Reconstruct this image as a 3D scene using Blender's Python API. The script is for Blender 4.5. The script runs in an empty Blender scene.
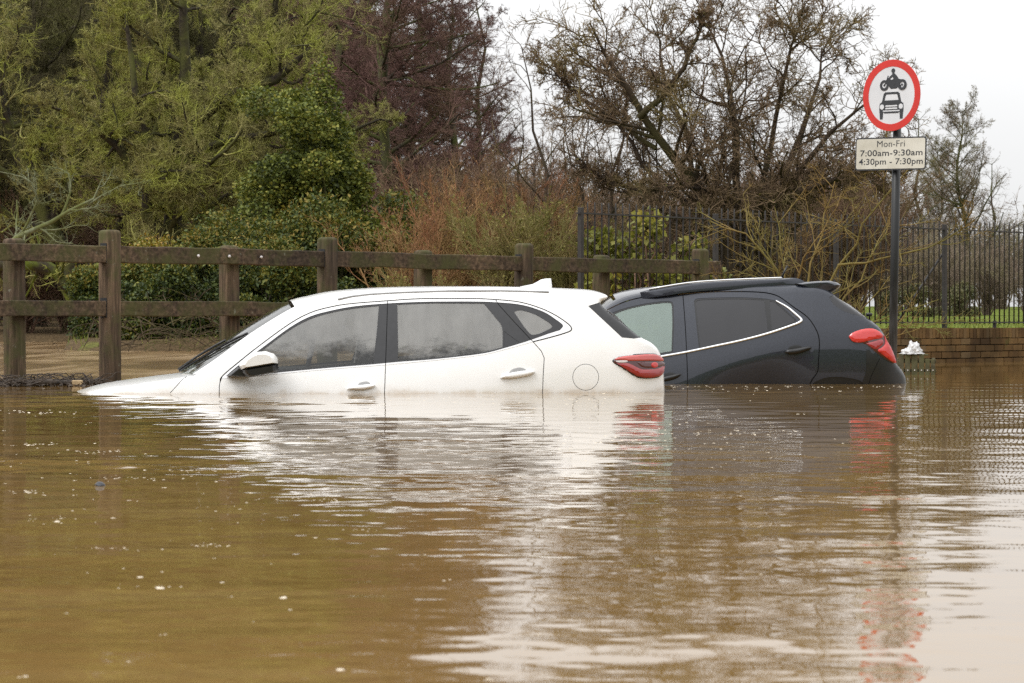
import bpy, bmesh, math, random
import numpy as np
from mathutils import Vector, Matrix
from mathutils.geometry import delaunay_2d_cdt
SC = bpy.context.scene
COL = SC.collection
rad = math.radians
F = 2844.0; CH = 0.53; HY = 320.0          # focal length in pixels, camera height, horizon row

def P(px, py, Y):
    """point at distance Y that the photograph shows at (px, py)"""
    return np.array([(px-512)/F*Y, Y, CH-(py-HY)/F*Y])

# ------------------------------------------------------------------ tagging
def tag(o, label=None, cat=None, group=None, kind=None):
    if label: o['label'] = label
    if cat: o['category'] = cat
    if group: o['group'] = group
    if kind: o['kind'] = kind
    return o

def empty(name, loc=(0,0,0), rz=0.0):
    o = bpy.data.objects.new(name, None); COL.objects.link(o)
    o.location = loc; o.rotation_euler = (0,0,rz); o.empty_display_size = .1
    return o

def link(name, me, mats=None, parent=None):
    o = bpy.data.objects.new(name, me); COL.objects.link(o)
    if mats is not None:
        for m in (mats if isinstance(mats,(list,tuple)) else [mats]): me.materials.append(m)
    if parent is not None: o.parent = parent
    return o

def mesh_np(name, V, Fc, smooth=True, mat_idx=None, normals=None, attr=None):
    """V (n,3); Fc (m,3) or (m,4) or a list of such arrays"""
    me = bpy.data.meshes.new(name)
    V = np.asarray(V, np.float32)
    Fl = Fc if isinstance(Fc, list) else [Fc]
    Fl = [np.asarray(f, np.int32) for f in Fl if len(f)]
    li = np.concatenate([f.ravel() for f in Fl])
    tot = np.concatenate([np.full(len(f), f.shape[1], np.int32) for f in Fl])
    st = np.concatenate([[0], np.cumsum(tot)[:-1]]).astype(np.int32)
    me.vertices.add(len(V)); me.vertices.foreach_set('co', V.ravel())
    me.loops.add(len(li)); me.loops.foreach_set('vertex_index', li)
    me.polygons.add(len(tot)); me.polygons.foreach_set('loop_start', st)
    me.polygons.foreach_set('loop_total', tot)
    if mat_idx is not None: me.polygons.foreach_set('material_index', np.asarray(mat_idx, np.int32))
    me.polygons.foreach_set('use_smooth', np.full(len(tot), smooth, bool))
    me.update(calc_edges=True); me.validate()
    if attr is not None:
        for k, v in attr.items():
            a = me.attributes.new(k, 'FLOAT', 'POINT'); a.data.foreach_set('value', np.asarray(v, np.float32))
    if normals is not None:
        me.normals_split_custom_set_from_vertices([tuple(n) for n in normals])
    return me

class MB:
    """collects shapes into one mesh"""
    def __init__(s): s.V=[]; s.Q=[]; s.T=[]; s.n=0
    def add(s, V, Q=(), T=()):
        V=np.asarray(V,float); s.V.append(V)
        if len(Q): s.Q.append(np.asarray(Q,int)+s.n)
        if len(T): s.T.append(np.asarray(T,int)+s.n)
        s.n+=len(V); return s
    def box(s, c, size, R=None, taper=1.0):
        h=np.asarray(size)/2
        V=np.array([[x,y,z] for z in(-1,1) for y in(-1,1) for x in(-1,1)],float)
        V[4:,:2]*=taper
        V=V*h
        if R is not None: V=V@np.asarray(R).T
        return s.add(V+np.asarray(c), [[0,2,3,1],[4,5,7,6],[0,1,5,4],[2,6,7,3],[0,4,6,2],[1,3,7,5]])
    def tube(s, pts, r, n=8, cap=True):
        pts=np.asarray(pts,float); K=len(pts); r=np.broadcast_to(np.asarray(r,float),(K,))
        V,Q=tubes(pts[None],r[None],n); s.add(V,Q)
        if cap:
            b=s.n-K*n
            V2=np.array([pts[0],pts[-1]])
            T=[[K*n,(i+1)%n,i] for i in range(n)]+[[K*n+1,(K-1)*n+i,(K-1)*n+(i+1)%n] for i in range(n)]
            s.V.append(V2); s.T.append(np.array(T)+b); s.n+=2
        return s
    def me(s, name, smooth=False):
        return mesh_np(name, np.concatenate(s.V), [np.concatenate(x) for x in (s.Q,s.T) if x], smooth)
    def build(s, name, mat, parent=None, smooth=False, bevel=0, seg=2):
        o=link(name, s.me(name, smooth), mat, parent)
        if bevel:
            bm=bmesh.new(); bm.from_mesh(o.data)
            bmesh.ops.bevel(bm, geom=[e for e in bm.edges if len(e.link_faces)==2 and e.calc_face_angle(0)>.5], offset=bevel, segments=seg, affect='EDGES', profile=.5)
            bm.to_mesh(o.data); bm.free()
            for p in o.data.polygons: p.use_smooth=smooth
        return o

def tubes(P_, R_, S):
    """P_ (N,K,3) centre lines, R_ (N,K) radii -> vertices and quads of S-sided tubes"""
    N,K,_=P_.shape
    T=np.gradient(P_,axis=1); T/=np.linalg.norm(T,axis=2,keepdims=True)+1e-9
    m=T.mean(axis=1); ref=np.zeros((N,3)); k=np.argmin(np.abs(m),axis=1); ref[np.arange(N),k]=1
    n=np.cross(T,ref[:,None,:]); n/=np.linalg.norm(n,axis=2,keepdims=True)+1e-9
    b=np.cross(T,n)
    a=np.arange(S)*2*math.pi/S
    V=P_[:,:,None,:]+R_[:,:,None,None]*(np.cos(a)[None,None,:,None]*n[:,:,None,:]+np.sin(a)[None,None,:,None]*b[:,:,None,:])
    V=V.reshape(-1,3)
    i=np.arange(N)[:,None,None]*K*S; j=np.arange(K-1)[None,:,None]*S; q=np.arange(S)[None,None,:]; q2=(q+1)%S
    Q=np.stack([i+j+q, i+j+q2, i+j+S+q2, i+j+S+q],axis=-1).reshape(-1,4)
    return V,Q

# ------------------------------------------------------------------ materials
class NT:
    def __init__(s,name):
        m=bpy.data.materials.new(name); m.use_nodes=True; s.m=m; s.t=m.node_tree; s.t.nodes.clear()
        s.out=s.t.nodes.new('ShaderNodeOutputMaterial')
    def n(s,typ,ins=None,**kw):
        nd=s.t.nodes.new(typ)
        for k,v in kw.items(): setattr(nd,k,v)
        for k,v in (ins or {}).items(): s.set(nd,k,v)
        return nd
    def set(s,nd,k,v):
        inp=nd.inputs[k]
        if isinstance(v,tuple) and len(v)==2 and hasattr(v[0],'outputs'): s.t.links.new(v[0].outputs[v[1]],inp)
        elif hasattr(v,'outputs'): s.t.links.new(v.outputs[0],inp)
        else:
            if inp.type=='RGBA' and len(v)==3: v=(*v,1)
            inp.default_value=v
    def noise(s,scale,detail=4,rough=.55,vec=None,dist=0):
        nd=s.n('ShaderNodeTexNoise',{'Scale':scale,'Detail':detail,'Roughness':rough,'Distortion':dist})
        if vec is not None: s.set(nd,'Vector',vec)
        return nd
    def ramp(s,fac,stops,interp='LINEAR'):
        nd=s.n('ShaderNodeValToRGB',{'Fac':fac}); cr=nd.color_ramp; cr.interpolation=interp
        while len(cr.elements)>1: cr.elements.remove(cr.elements[-1])
        for i,(p,c) in enumerate(stops):
            e=cr.elements[0] if i==0 else cr.elements.new(p)
            e.position=p; e.color=(*c,1) if len(c)==3 else c
        return nd
    def math(s,op,a,b=0.0,clamp=False):
        nd=s.n('ShaderNodeMath',operation=op,use_clamp=clamp); s.set(nd,0,a); s.set(nd,1,b); return nd
    def mix(s,f,a,b,blend='MIX'):
        nd=s.n('ShaderNodeMix',data_type='RGBA',blend_type=blend)
        s.set(nd,0,f); s.set(nd,6,a); s.set(nd,7,b); return (nd,2)
    def obj(s,scale=(1,1,1)):
        c=s.n('ShaderNodeTexCoord'); mp=s.n('ShaderNodeMapping',{'Vector':(c,'Object'),'Scale':scale}); return mp
    def bump(s,h,strength=.3,dist=.01):
        return s.n('ShaderNodeBump',{'Height':h,'Strength':strength,'Distance':dist})
    def bsdf(s,**ins):
        b=s.n('ShaderNodeBsdfPrincipled')
        for k,v in ins.items(): s.set(b,k.replace('_',' '),v)
        s.t.links.new(b.outputs[0],s.out.inputs[0]); return b

def simple(name,c,rough=.5,metal=0.0,coat=0.0,var=.15,scale=8):
    t=NT(name); v=t.obj()
    nz=t.noise(scale,4,vec=v)
    lo=tuple(x*(1-var) for x in c); hi=tuple(min(1,x*(1+var)) for x in c)
    t.bsdf(Base_Color=t.ramp(nz,[(.3,lo),(.7,hi)]),Roughness=rough,Metallic=metal,Coat_Weight=coat,Coat_Roughness=.04)
    return t.m

def bark(name, dark, light, moss, moss_amt=.5, scale=6):
    """bark with lichen and moss patches"""
    t=NT(name); v=t.obj()
    a=t.ramp(t.noise(scale*3,6,.65,vec=v),[(.3,dark),(.7,light)])
    mm=t.ramp(t.noise(scale*.35,4,.6,vec=v),[(.62-moss_amt*.4,(0,0,0)),(.78-moss_amt*.4,(1,1,1))])
    c=t.mix(mm,a,moss)
    t.bsdf(Base_Color=c,Roughness=.9,Specular_IOR_Level=.2)
    return t.m

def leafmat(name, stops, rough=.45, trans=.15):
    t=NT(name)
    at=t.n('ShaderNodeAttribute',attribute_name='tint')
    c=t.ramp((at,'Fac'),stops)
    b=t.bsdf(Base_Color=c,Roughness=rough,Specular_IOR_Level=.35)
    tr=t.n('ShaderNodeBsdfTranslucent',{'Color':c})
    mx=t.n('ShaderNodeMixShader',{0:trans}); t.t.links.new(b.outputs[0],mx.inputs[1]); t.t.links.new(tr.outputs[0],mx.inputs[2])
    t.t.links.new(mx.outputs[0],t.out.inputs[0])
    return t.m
M={}
# ------------------------------------------------------------------ vegetation generators
UP=np.array([0,0,1.0])
def norm(v): return v/(np.linalg.norm(v,axis=-1,keepdims=True)+1e-9)

def walk(rng, start, d, length, K, wig, trop):
    """random-walk centre lines: start (N,3), d (N,3), length (N,)"""
    N=len(start); pts=np.zeros((N,K,3)); pts[:,0]=start; d=norm(d.copy())
    for k in range(1,K):
        d=norm(d+rng.normal(0,wig,(N,3))+trop)
        pts[:,k]=pts[:,k-1]+d*(length/(K-1))[:,None]
    return pts

def spawn(rng, pts, rads, lens, n, t0, ang, lr, rr, K, wig, trop, rmin, up=0.0, tpow=1.0, shrink=.45, tip=.35):
    N,Kp,_=pts.shape
    idx=np.repeat(np.arange(N),n); M_=len(idx)
    t=t0+(1-t0)*rng.random(M_)**tpow
    f=t*(Kp-1); k=np.minimum(f.astype(int),Kp-2); w=(f-k)[:,None]
    a=pts[idx,k]; b=pts[idx,k+1]
    pos=a*(1-w)+b*w; tan=norm(b-a)
    r0=rads[idx,k]*(1-w[:,0])+rads[idx,k+1]*w[:,0]
    perp=norm(np.cross(tan, rng.normal(0,1,(M_,3))))
    an=np.radians(rng.uniform(ang[0],ang[1],M_))[:,None]
    d=norm(tan*np.cos(an)+perp*np.sin(an)+UP*up)
    L=lens[idx]*lr*(1-shrink*t)*rng.uniform(.6,1.25,M_)
    p=walk(rng,pos,d,L,K,wig,np.asarray(trop))
    ra=np.maximum(r0*rr,rmin)[:,None]*np.linspace(1,tip,K)[None]
    return p,ra,L

def tree_mesh(name, seed, trunks, levels, sides=(7,6,4,3,3,3)):
    """trunks: list of (pts, radii); levels: spawn settings -> (trunk mesh, crown mesh, twig tips)"""
    rng=np.random.default_rng(seed)
    tk=MB(); lev=[]
    K=max(len(p) for p,_ in trunks)
    TP=[];TR=[];TL=[]
    for p,r in trunks:
        p=np.asarray(p,float); u=np.linspace(0,1,9); s=np.linspace(0,1,len(p))
        q=np.stack([np.interp(u,s,p[:,i]) for i in range(3)],1); q[1:-1]+=rng.normal(0,.012*np.linalg.norm(p[-1]-p[0]),(7,3))*[1,1,.2]
        TP.append(q); TR.append(np.interp(u,s,r)); TL.append(np.linalg.norm(np.diff(q,axis=0),axis=1).sum())
    pts=np.array(TP); rads=np.array(TR); lens=np.array(TL)
    V,Q=tubes(pts,rads,8); tk.add(V,Q)
    cr=MB(); tips=None
    for i,lv in enumerate(levels):
        pts,rads,lens=spawn(rng,pts,rads,lens,**lv)
        V,Q=tubes(pts,rads,sides[min(i+1,len(sides)-1)])
        (tk if i==0 else cr).add(V,Q)
    return tk.me(name+'_trunk',True), cr.me(name+'_crown',True), pts

def leaves_np(rng, pos, size, outward=None, flat=.5, asp=.55):
    """folded leaf blades at pos (N,3)"""
    N=len(pos)
    d=norm(rng.normal(0,1,(N,3))+ (outward if outward is not None else 0))
    n=norm(rng.normal(0,1,(N,3))+UP*flat*2)
    s=norm(np.cross(d,n)); n=np.cross(s,d)
    L=(size*rng.uniform(.6,1.3,N))[:,None]; w=L*asp
    a=pos-d*L*.5; b=pos+d*L*.5-n*L*.12
    V=np.stack([a,pos+s*w*.5+n*L*.1,b,pos-s*w*.5+n*L*.1],1).reshape(-1,3)
    i=np.arange(N)[:,None]*4
    T=np.concatenate([i+np.array([[0,1,2]]),i+np.array([[0,2,3]])]).astype(int)
    return V,T

def bush_points(rng, lobes, n, shell=.55):
    """points in the volume of a lumpy mass of lobes (centre, radii), denser near the lobes' surfaces"""
    vol=np.array([r[0]*r[1]*r[2] for c,r in lobes])**.67; cnt=(n*vol/vol.sum()).astype(int)
    pts=[];out=[];lob=[]
    for li,((c,r),k) in enumerate(zip(lobes,cnt)):
        d=norm(rng.normal(0,1,(k,3)))
        rr=(shell+(1-shell)*rng.random(k)**.7)*(1+.13*np.sin(d[:,0]*7+li)*np.sin(d[:,2]*6+1.3*li)+.1*rng.normal(0,1,k))
        pts.append(np.array(c)+d*np.array(r)*rr[:,None]); out.append(d); lob.append(np.full(k,li))
    return np.concatenate(pts),np.concatenate(out),np.concatenate(lob)

def lobes_in(rng, w, d, h, n, size=(.28,.5)):
    L=[]
    for i in range(n):
        u=rng.uniform(-1,1); v=rng.uniform(-1,1); k=math.sqrt(max(0,1-u*u*.8))
        z=rng.random()**.8
        r=rng.uniform(*size)*min(w,h)*.5
        L.append(((u*w/2,v*d/2,max(r*.6,z*h*k-r*.5)),(r*1.1,r,r*.85)))
    return L

def bush_mesh(name, seed, w, d, h, n_leaf, leaf, nl=14, size=(.3,.55), flat=.5, n_stem=40, asp=.55, lobes=None, shell=.55, tintmap=None):
    rng=np.random.default_rng(seed)
    lb=lobes or lobes_in(rng,w,d,h,nl,size)
    p,o,li=bush_points(rng,lb,n_leaf,shell)
    k=p[:,2]>.02; p,o,li=p[k],o[k],li[k]
    V,T=leaves_np(rng,p,leaf,o*.9,flat,asp)
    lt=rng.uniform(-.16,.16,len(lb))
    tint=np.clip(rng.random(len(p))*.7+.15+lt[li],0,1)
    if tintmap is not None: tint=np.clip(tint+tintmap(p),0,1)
    lm=mesh_np(name+'_leaves',V,T,True,attr={'tint':np.repeat(tint,4)})
    st=MB(); N=n_stem
    tgt=p[rng.integers(0,len(p),N)]; base=np.stack([rng.normal(0,.12*w,N)+tgt[:,0]*.3,rng.normal(0,.1*d,N),np.full(N,-.15)],1)
    K=6; u=np.linspace(0,1,K)[None,:,None]
    pts=base[:,None]*(1-u)+tgt[:,None]*u; pts[:,1:-1]+=rng.normal(0,.05,(N,K-2,3))
    r=np.linspace(.03,.008,K)[None]*rng.uniform(.6,1.2,(N,1))
    V,Q=tubes(pts,r,4); st.add(V,Q)
    return lm, st.me(name+'_stems',True)

def place(name, parts, loc, rz, s, label, cat, group=None):
    """a plant: Empty + parts [(part name, mesh)]; meshes may be shared by several plants"""
    e=empty(name,loc,rz); e.scale=(s,s,s) if not isinstance(s,tuple) else s
    tag(e,label,cat,group)
    for pn,me in parts:
        o=bpy.data.objects.new(pn,me); COL.objects.link(o); o.parent=e
    return e

# ------------------------------------------------------------------ ground
RA=np.array([.77,30.0]); RB=np.array([6.54,36.6]); RD=(RB-RA)/np.linalg.norm(RB-RA); RN=np.array([-RD[1],RD[0]])
def ss(a,b,x):
    t=np.clip((x-a)/(b-a),0,1); return t*t*(3-2*t)
def ground_z(x,y):
    x=np.asarray(x,float); y=np.asarray(y,float)
    t=(x-RA[0])*RD[0]+(y-RA[1])*RD[1]; s=(x-RA[0])*RN[0]+(y-RA[1])*RN[1]
    bump=.04*np.sin(x*.9+y*.31)*np.sin(y*.7-x*.2)+.02*np.sin(x*2.3+1)*np.sin(y*1.9)
    right=-1.0+(1.40+.010*np.clip(s,0,60)+.5*bump)*ss(.15,.75,s)*ss(-1.6,-.1,x)
    ysh=48+20*ss(-7.6,-9.4,x)
    left=-1.0+(1.16+.012*np.clip(y-ysh,0,80)+bump)*ss(-2,1.5,y-ysh)
    back=-1.0+(15+2.5*np.sin(x*.11)+1.5*np.sin(x*.29+1))*ss(-32,-70,y)  # unseen hill added behind the camera, darkens reflections in cars and glass
    return np.maximum(np.maximum(right,left),back)
def gz(x,y): return float(ground_z(x,y))
# ------------------------------------------------------------------ cars
def pl_dist(pts, poly):
    """distance of pts (n,2) to an open polyline (m,2)"""
    best=np.full(len(pts),1e9)
    for a,b in zip(poly[:-1],poly[1:]):
        ab=b-a; L=ab@ab+1e-12
        t=np.clip(((pts-a)@ab)/L,0,1)
        best=np.minimum(best,np.linalg.norm(pts-(a+t[:,None]*ab),axis=1))
    return best
def dens(poly, step, closed=True):
    poly=np.asarray(poly,float); out=[]
    q=np.concatenate([poly,poly[:1]]) if closed else poly
    for a,b in zip(q[:-1],q[1:]):
        n=max(1,int(np.ceil(np.linalg.norm(b-a)/step)))
        for i in range(n): out.append(a+(b-a)*i/n)
    if not closed: out.append(q[-1])
    return np.array(out)
def spl(poly, sub=5):
    """Catmull-Rom through open polyline"""
    p=np.asarray(poly,float); p=np.concatenate([[2*p[0]-p[1]],p,[2*p[-1]-p[-2]]]); out=[]
    for i in range(1,len(p)-2):
        for k in range(sub):
            t=k/sub
            out.append(.5*((2*p[i])+(-p[i-1]+p[i+1])*t+(2*p[i-1]-5*p[i]+4*p[i+1]-p[i+2])*t*t+(-p[i-1]+3*p[i]-3*p[i+1]+p[i+2])*t**3))
    out.append(p[-2]); return np.array(out)
def inside(pts, poly):
    x,y=pts[:,0],pts[:,1]; r=np.zeros(len(pts),bool); a=np.roll(poly,1,axis=0)
    for (x1,y1),(x2,y2) in zip(a,poly):
        c=((y1>y)!=(y2>y))
        with np.errstate(divide='ignore',invalid='ignore'):
            r^=c&(x<(x2-x1)*(y-y1)/(y2-y1+1e-15)+x1)
    return r
def strip(line, w):
    """closed polygon of width w round an open polyline"""
    l=np.asarray(line,float); t=norm(np.gradient(l,axis=0)); n=np.stack([-t[:,1],t[:,0]],1)
    return np.concatenate([l+n*w/2,(l-n*w/2)[::-1]])

class Car:
    def __init__(s, name, px0, Y0, yaw, W, belt, plan, crease=None):
        s.O=np.array([(px0-512)/F*Y0, Y0]); s.yaw=rad(yaw); s.W=W; s.plan=plan; s.crease=None; s.E=None; s.belt=None
        b=s.up(belt); s.belt=b[np.argsort(b[:,0])]
        b=s.up(belt); s.belt=b[np.argsort(b[:,0])]
        if crease is not None: s.crease=s.up(crease)
        s.root=empty(name,(s.O[0],s.O[1],0),s.yaw)
    def base(s,x,z):
        if s.belt is None: return np.zeros_like(x)
        zb=np.interp(x,s.belt[:,0],s.belt[:,1]); h=z-(zb-.35)
        lo=.05*(h/.35)**2; u=np.maximum(z-zb,0)
        d=np.where(z<zb,lo,.05+.286*u+.2*u*u)
        xf,Lf,Af,xr,Lr,Ar=s.plan
        d=d+Af*np.clip((xf-x)/Lf,0,None)**2.4+Ar*np.clip((x-xr)/Lr,0,None)**2.4
        if s.crease is not None:
            zc=np.interp(x,s.crease[:,0],s.crease[:,1],right=-9); k=.02; q=np.clip((zc-z)/k,-30,30)
            w=ss(s.crease[0,0]-.1,s.crease[0,0]+.4,x)*(1-ss(s.crease[-1,0]-.42,s.crease[-1,0]+.06,x))
            d=d+.24*k*np.log1p(np.exp(q))*w
        return d
    def d(s,x,z):
        d=s.base(x,z)
        if s.E is not None:
            r=.035; e=np.minimum(pl_dist(np.stack([x,z],1),s.E),r)
            d=d+(r-np.sqrt(np.maximum(r*r-(r-e)**2,0)))
        return d
    def up(s,pxs,extra=0.0,depth=None):
        """photograph pixels -> (x,z) on the car's near side"""
        p=np.asarray(pxs,float).reshape(-1,2); a=(p[:,0]-512)/F; b=(p[:,1]-HY)/F
        c,sn=math.cos(s.yaw),math.sin(s.yaw); dd=np.zeros(len(p)) if depth is None else np.full(len(p),depth)
        for _ in range(6):
            x=(a*(s.O[1]+c*dd)-s.O[0]+sn*dd)/(c-a*sn); z=CH-b*(s.O[1]+sn*x+c*dd)
            if depth is None: dd=s.base(x,z)+extra
        return np.stack([x,z],1)
    def nrm(s,x,z):
        h=.004; gx=(s.d(x+h,z)-s.d(x-h,z))/(2*h); gzz=(s.d(x,z+h)-s.d(x,z-h))/(2*h)
        return norm(np.stack([gx,-np.ones_like(x),gzz],1))
    def setE(s, Epx, bottom=-.42):
        s.Eraw=spl(s.up(Epx),4); s.E=s.Eraw
        e=dens(s.Eraw,.03,False)
        s.omega=np.concatenate([e,[[e[-1,0],bottom],[e[0,0],bottom]]])
        s.bottom=bottom
    def crown(s, u, t, bul):
        """surface from the near edge over to the far one; u in 0..1 along E, t in 0..1 across"""
        L=np.concatenate([[0],np.cumsum(np.linalg.norm(np.diff(s.E,axis=0),axis=1))]); L/=L[-1]
        x=np.interp(u,L,s.E[:,0]); z=np.interp(u,L,s.E[:,1])
        h=.02; tx=np.interp(np.minimum(u+h,1),L,s.E[:,0])-np.interp(np.maximum(u-h,0),L,s.E[:,0]); tz=np.interp(np.minimum(u+h,1),L,s.E[:,1])-np.interp(np.maximum(u-h,0),L,s.E[:,1])
        q=np.sqrt(tx*tx+tz*tz)+1e-9; nx,nz=-tz/q,tx/q
        if getattr(s,'fw',None):
            ua,ub,(fx,fz)=s.fw; w=np.where(u<ua,0,np.clip(1-(u-ua)/(ub-ua),0,1))**.7; nx=nx*(1-w)+fx*w; nz=nz*(1-w)+fz*w
        d0=s.base(x,z)+.035; b=np.interp(u,bul[:,0],bul[:,1])
        f=np.maximum(1-np.abs(2*t-1)**2.6,0)**.85*b
        return np.stack([x+nx*f, d0+(s.W-2*d0)*t, z+nz*f],-1)
    def crown_mesh(s, name, u0,u1,t0,t1, bul, nu=90, nt=36, off=0.0, thick=0.0):
        U,T=np.meshgrid(np.linspace(u0,u1,nu),(1-np.cos(np.linspace(0,1,nt)*math.pi))/2*(t1-t0)+t0,indexing='ij')
        V=s.crown(U,T,bul)
        N=norm(np.cross(np.gradient(V,axis=0),np.gradient(V,axis=1)))
        V=V+N*off
        i=np.arange(nu-1)[:,None]*nt; j=np.arange(nt-1)[None]
        Q=np.stack([i+j,i+nt+j,i+nt+j+1,i+j+1],-1).reshape(-1,4)
        return V.reshape(-1,3),Q,N.reshape(-1,3)
    def build_side(s, regions, grid=.03):
        """regions: (key, polygon, offset inward, material index) by priority; the rest is 'body'.
        Returns {key: (V,T,N)} of the near side"""
        polys=[dens(s.omega,.03)]+[dens(p,.02) for _,p,_ in regions]
        V=[];Ed=[]
        for p in polys:
            b=len(V); V+= [Vector(q) for q in p]; n=len(p); Ed+=[(b+i,b+(i+1)%n) for i in range(n)]
        lo=s.omega.min(0); hi=s.omega.max(0)
        gx,gzz=np.meshgrid(np.arange(lo[0],hi[0],grid),np.arange(lo[1],hi[1],grid))
        g=np.stack([gx.ravel(),gzz.ravel()],1)+np.random.default_rng(3).normal(0,.003,(gx.size,2))
        g=g[inside(g,s.omega)]; dm=pl_dist(g,s.omega); g=g[dm>.012]
        # extra rows where the surface rolls over
        e=dens(s.E,.03,False)
        for off in (.004,.010,.018,.028):
            t=norm(np.gradient(e,axis=0)); q=e+np.stack([t[:,1],-t[:,0]],1)*off
            V+=[Vector(k) for k in q if inside(k[None],s.omega)[0]]
        V+=[Vector(k) for k in g]
        r=delaunay_2d_cdt(V,Ed,[],0,1e-5)
        v=np.array([list(k) for k in r[0]]); T=np.array([f for f in r[2] if len(f)==3])
        c=v[T].mean(1); key=np.full(len(T),-2); key[inside(c,s.omega)]=-1
        for i,(_,p,_) in enumerate(regions):
            m=(key==-1)&inside(c,p); key[m]=i
        d=s.d(v[:,0],v[:,1]); N=s.nrm(v[:,0],v[:,1])
        out={}
        a=v[T]; ar=(a[:,1,0]-a[:,0,0])*(a[:,2,1]-a[:,0,1])-(a[:,1,1]-a[:,0,1])*(a[:,2,0]-a[:,0,0])
        T[ar<0]=T[ar<0][:,::-1]
        for i in [-1]+list(range(len(regions))):
            t=T[key==i]
            if not len(t): continue
            u,inv=np.unique(t,return_inverse=True); off=0 if i<0 else regions[i][2]
            W3=np.stack([v[u,0],d[u],v[u,1]],1)-N[u]*off
            k='body' if i<0 else regions[i][0]
            o=out.get(k)
            if o: n=len(o[0]); out[k]=(np.concatenate([o[0],W3]),np.concatenate([o[1],inv.reshape(-1,3)+n]),np.concatenate([o[2],N[u]]))
            else: out[k]=(W3,inv.reshape(-1,3),N[u])
        return out
    def mir(s,g):
        V,T,N=g; V=V.copy();N=N.copy(); V[:,1]=s.W-V[:,1]; N[:,1]*=-1
        return V,T[:,::-1],N
    def part(s,name,g,mat,parent=None,label=None,far=True):
        o=link(name,mesh_np(name,*g[:2],True,normals=g[2]),mat,parent or s.root)
        if label: o['label']=label
        return o
    def on(s,px,off=0.0):
        """3-D local points on the near side, lifted off outward"""
        q=s.up(px); d=s.d(q[:,0],q[:,1])-off
        return np.stack([q[:,0],d,q[:,1]],1)
    def flat(s,name,poly,off,thick,mat,parent,bulge=0.0,step=.03,raw=False):
        """a raised piece following the side: outline poly (x,z), proud by off, with side walls"""
        E0=s.E
        if raw: s.E=None
        p=dens(poly,step); n=len(p)
        lo,hi=p.min(0),p.max(0); st=max(.006,min(.02,(hi-lo).min()/7)); gx,gq=np.meshgrid(np.arange(lo[0],hi[0],st),np.arange(lo[1],hi[1],st)); g=np.stack([gx.ravel(),gq.ravel()],1)
        g=g[inside(g,p)]
        if len(g): g=g[pl_dist(g,np.concatenate([p,p[:1]]))>st*.4]
        V=[Vector(k) for k in np.concatenate([p,g])] if len(g) else [Vector(k) for k in p]
        r=delaunay_2d_cdt(V,[(i,(i+1)%n) for i in range(n)],[],0,1e-6)
        v=np.array([list(k) for k in r[0]]); T=np.array([f for f in r[2] if len(f)==3]); T=T[inside(v[T].mean(1),p)]
        a=v[T]; ar=(a[:,1,0]-a[:,0,0])*(a[:,2,1]-a[:,0,1])-(a[:,1,1]-a[:,0,1])*(a[:,2,0]-a[:,0,0]); T[ar<0]=T[ar<0][:,::-1]
        e=np.minimum(pl_dist(v,np.concatenate([p,p[:1]]))/max(bulge*1.5,.004),1); lift=off-(thick*.6*(1-e)**2)+bulge*np.sqrt(1-(1-e)**2)
        N=s.nrm(v[:,0],v[:,1]); d=s.d(v[:,0],v[:,1])
        top=np.stack([v[:,0],d,v[:,1]],1)+N*lift[:,None]
        qn=s.nrm(p[:,0],p[:,1]); pd=np.stack([p[:,0],s.d(p[:,0],p[:,1]),p[:,1]],1)
        ring=np.concatenate([pd+qn*(off-thick*.6),pd+qn*(off-thick*.6-thick)]); b=len(v)
        s.E=E0
        i=np.arange(n); j=(i+1)%n
        Q=np.stack([b+i,b+n+i,b+n+j,b+j],1)
        return link(name,mesh_np(name,np.concatenate([top,ring]),[T,Q],True),mat,parent)

def extr(name, side, W, y0, y1, mat, parent, nt=9, round_=.04, tapx=0.0):
    """side outline (x,z) swept across the car from y0 to y1, shrunk at both ends"""
    p=np.asarray(side,float); c=p.mean(0); n=len(p); V=[]
    ts=np.concatenate([[0,.012,.04],np.linspace(.1,.9,nt),[.96,.988,1]])
    for t in ts:
        e=min(t,1-t)*(y1-y0); k=1-.3*max(0,1-e/round_)**2
        q=c+(p-c)*k; dx=tapx*abs(2*t-1)**2.5
        V.append(np.stack([q[:,0]-dx,np.full(n,y0+(y1-y0)*t),q[:,1]],1))
    m=len(ts); V=np.concatenate(V); Q=[[i*n+j,i*n+(j+1)%n,(i+1)*n+(j+1)%n,(i+1)*n+j] for i in range(m-1) for j in range(n)]
    me=mesh_np(name,V,np.array(Q),True)
    bm=bmesh.new(); bm.from_mesh(me); bm.verts.ensure_lookup_table()
    for base in (0,(m-1)*n): bm.faces.new([bm.verts[base+j] for j in range(n)])
    bmesh.ops.recalc_face_normals(bm,faces=bm.faces); bm.to_mesh(me); bm.free()
    me.set_sharp_from_angle(angle=rad(40))
    return link(name,me,mat,parent)

def cabin(c, seats, z0, parent):
    """seats: (x of the back rest, seat tilt) ; simple padded seats inside the car"""
    for x,ys in seats:
        for y in ys:
            b=MB(); R=np.array([[math.cos(.28),0,math.sin(.28)],[0,1,0],[-math.sin(.28),0,math.cos(.28)]])
            b.box((x,y,z0+.22),(.13,.46,.58),R,.8); b.box((x-.26,y,z0-.05),(.5,.48,.14))
            b.box((x+.115,y,z0+.60),(.09,.25,.17),R,.85)
            b.build('seat',M['upholstery'],parent,True,.03,3)
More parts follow.
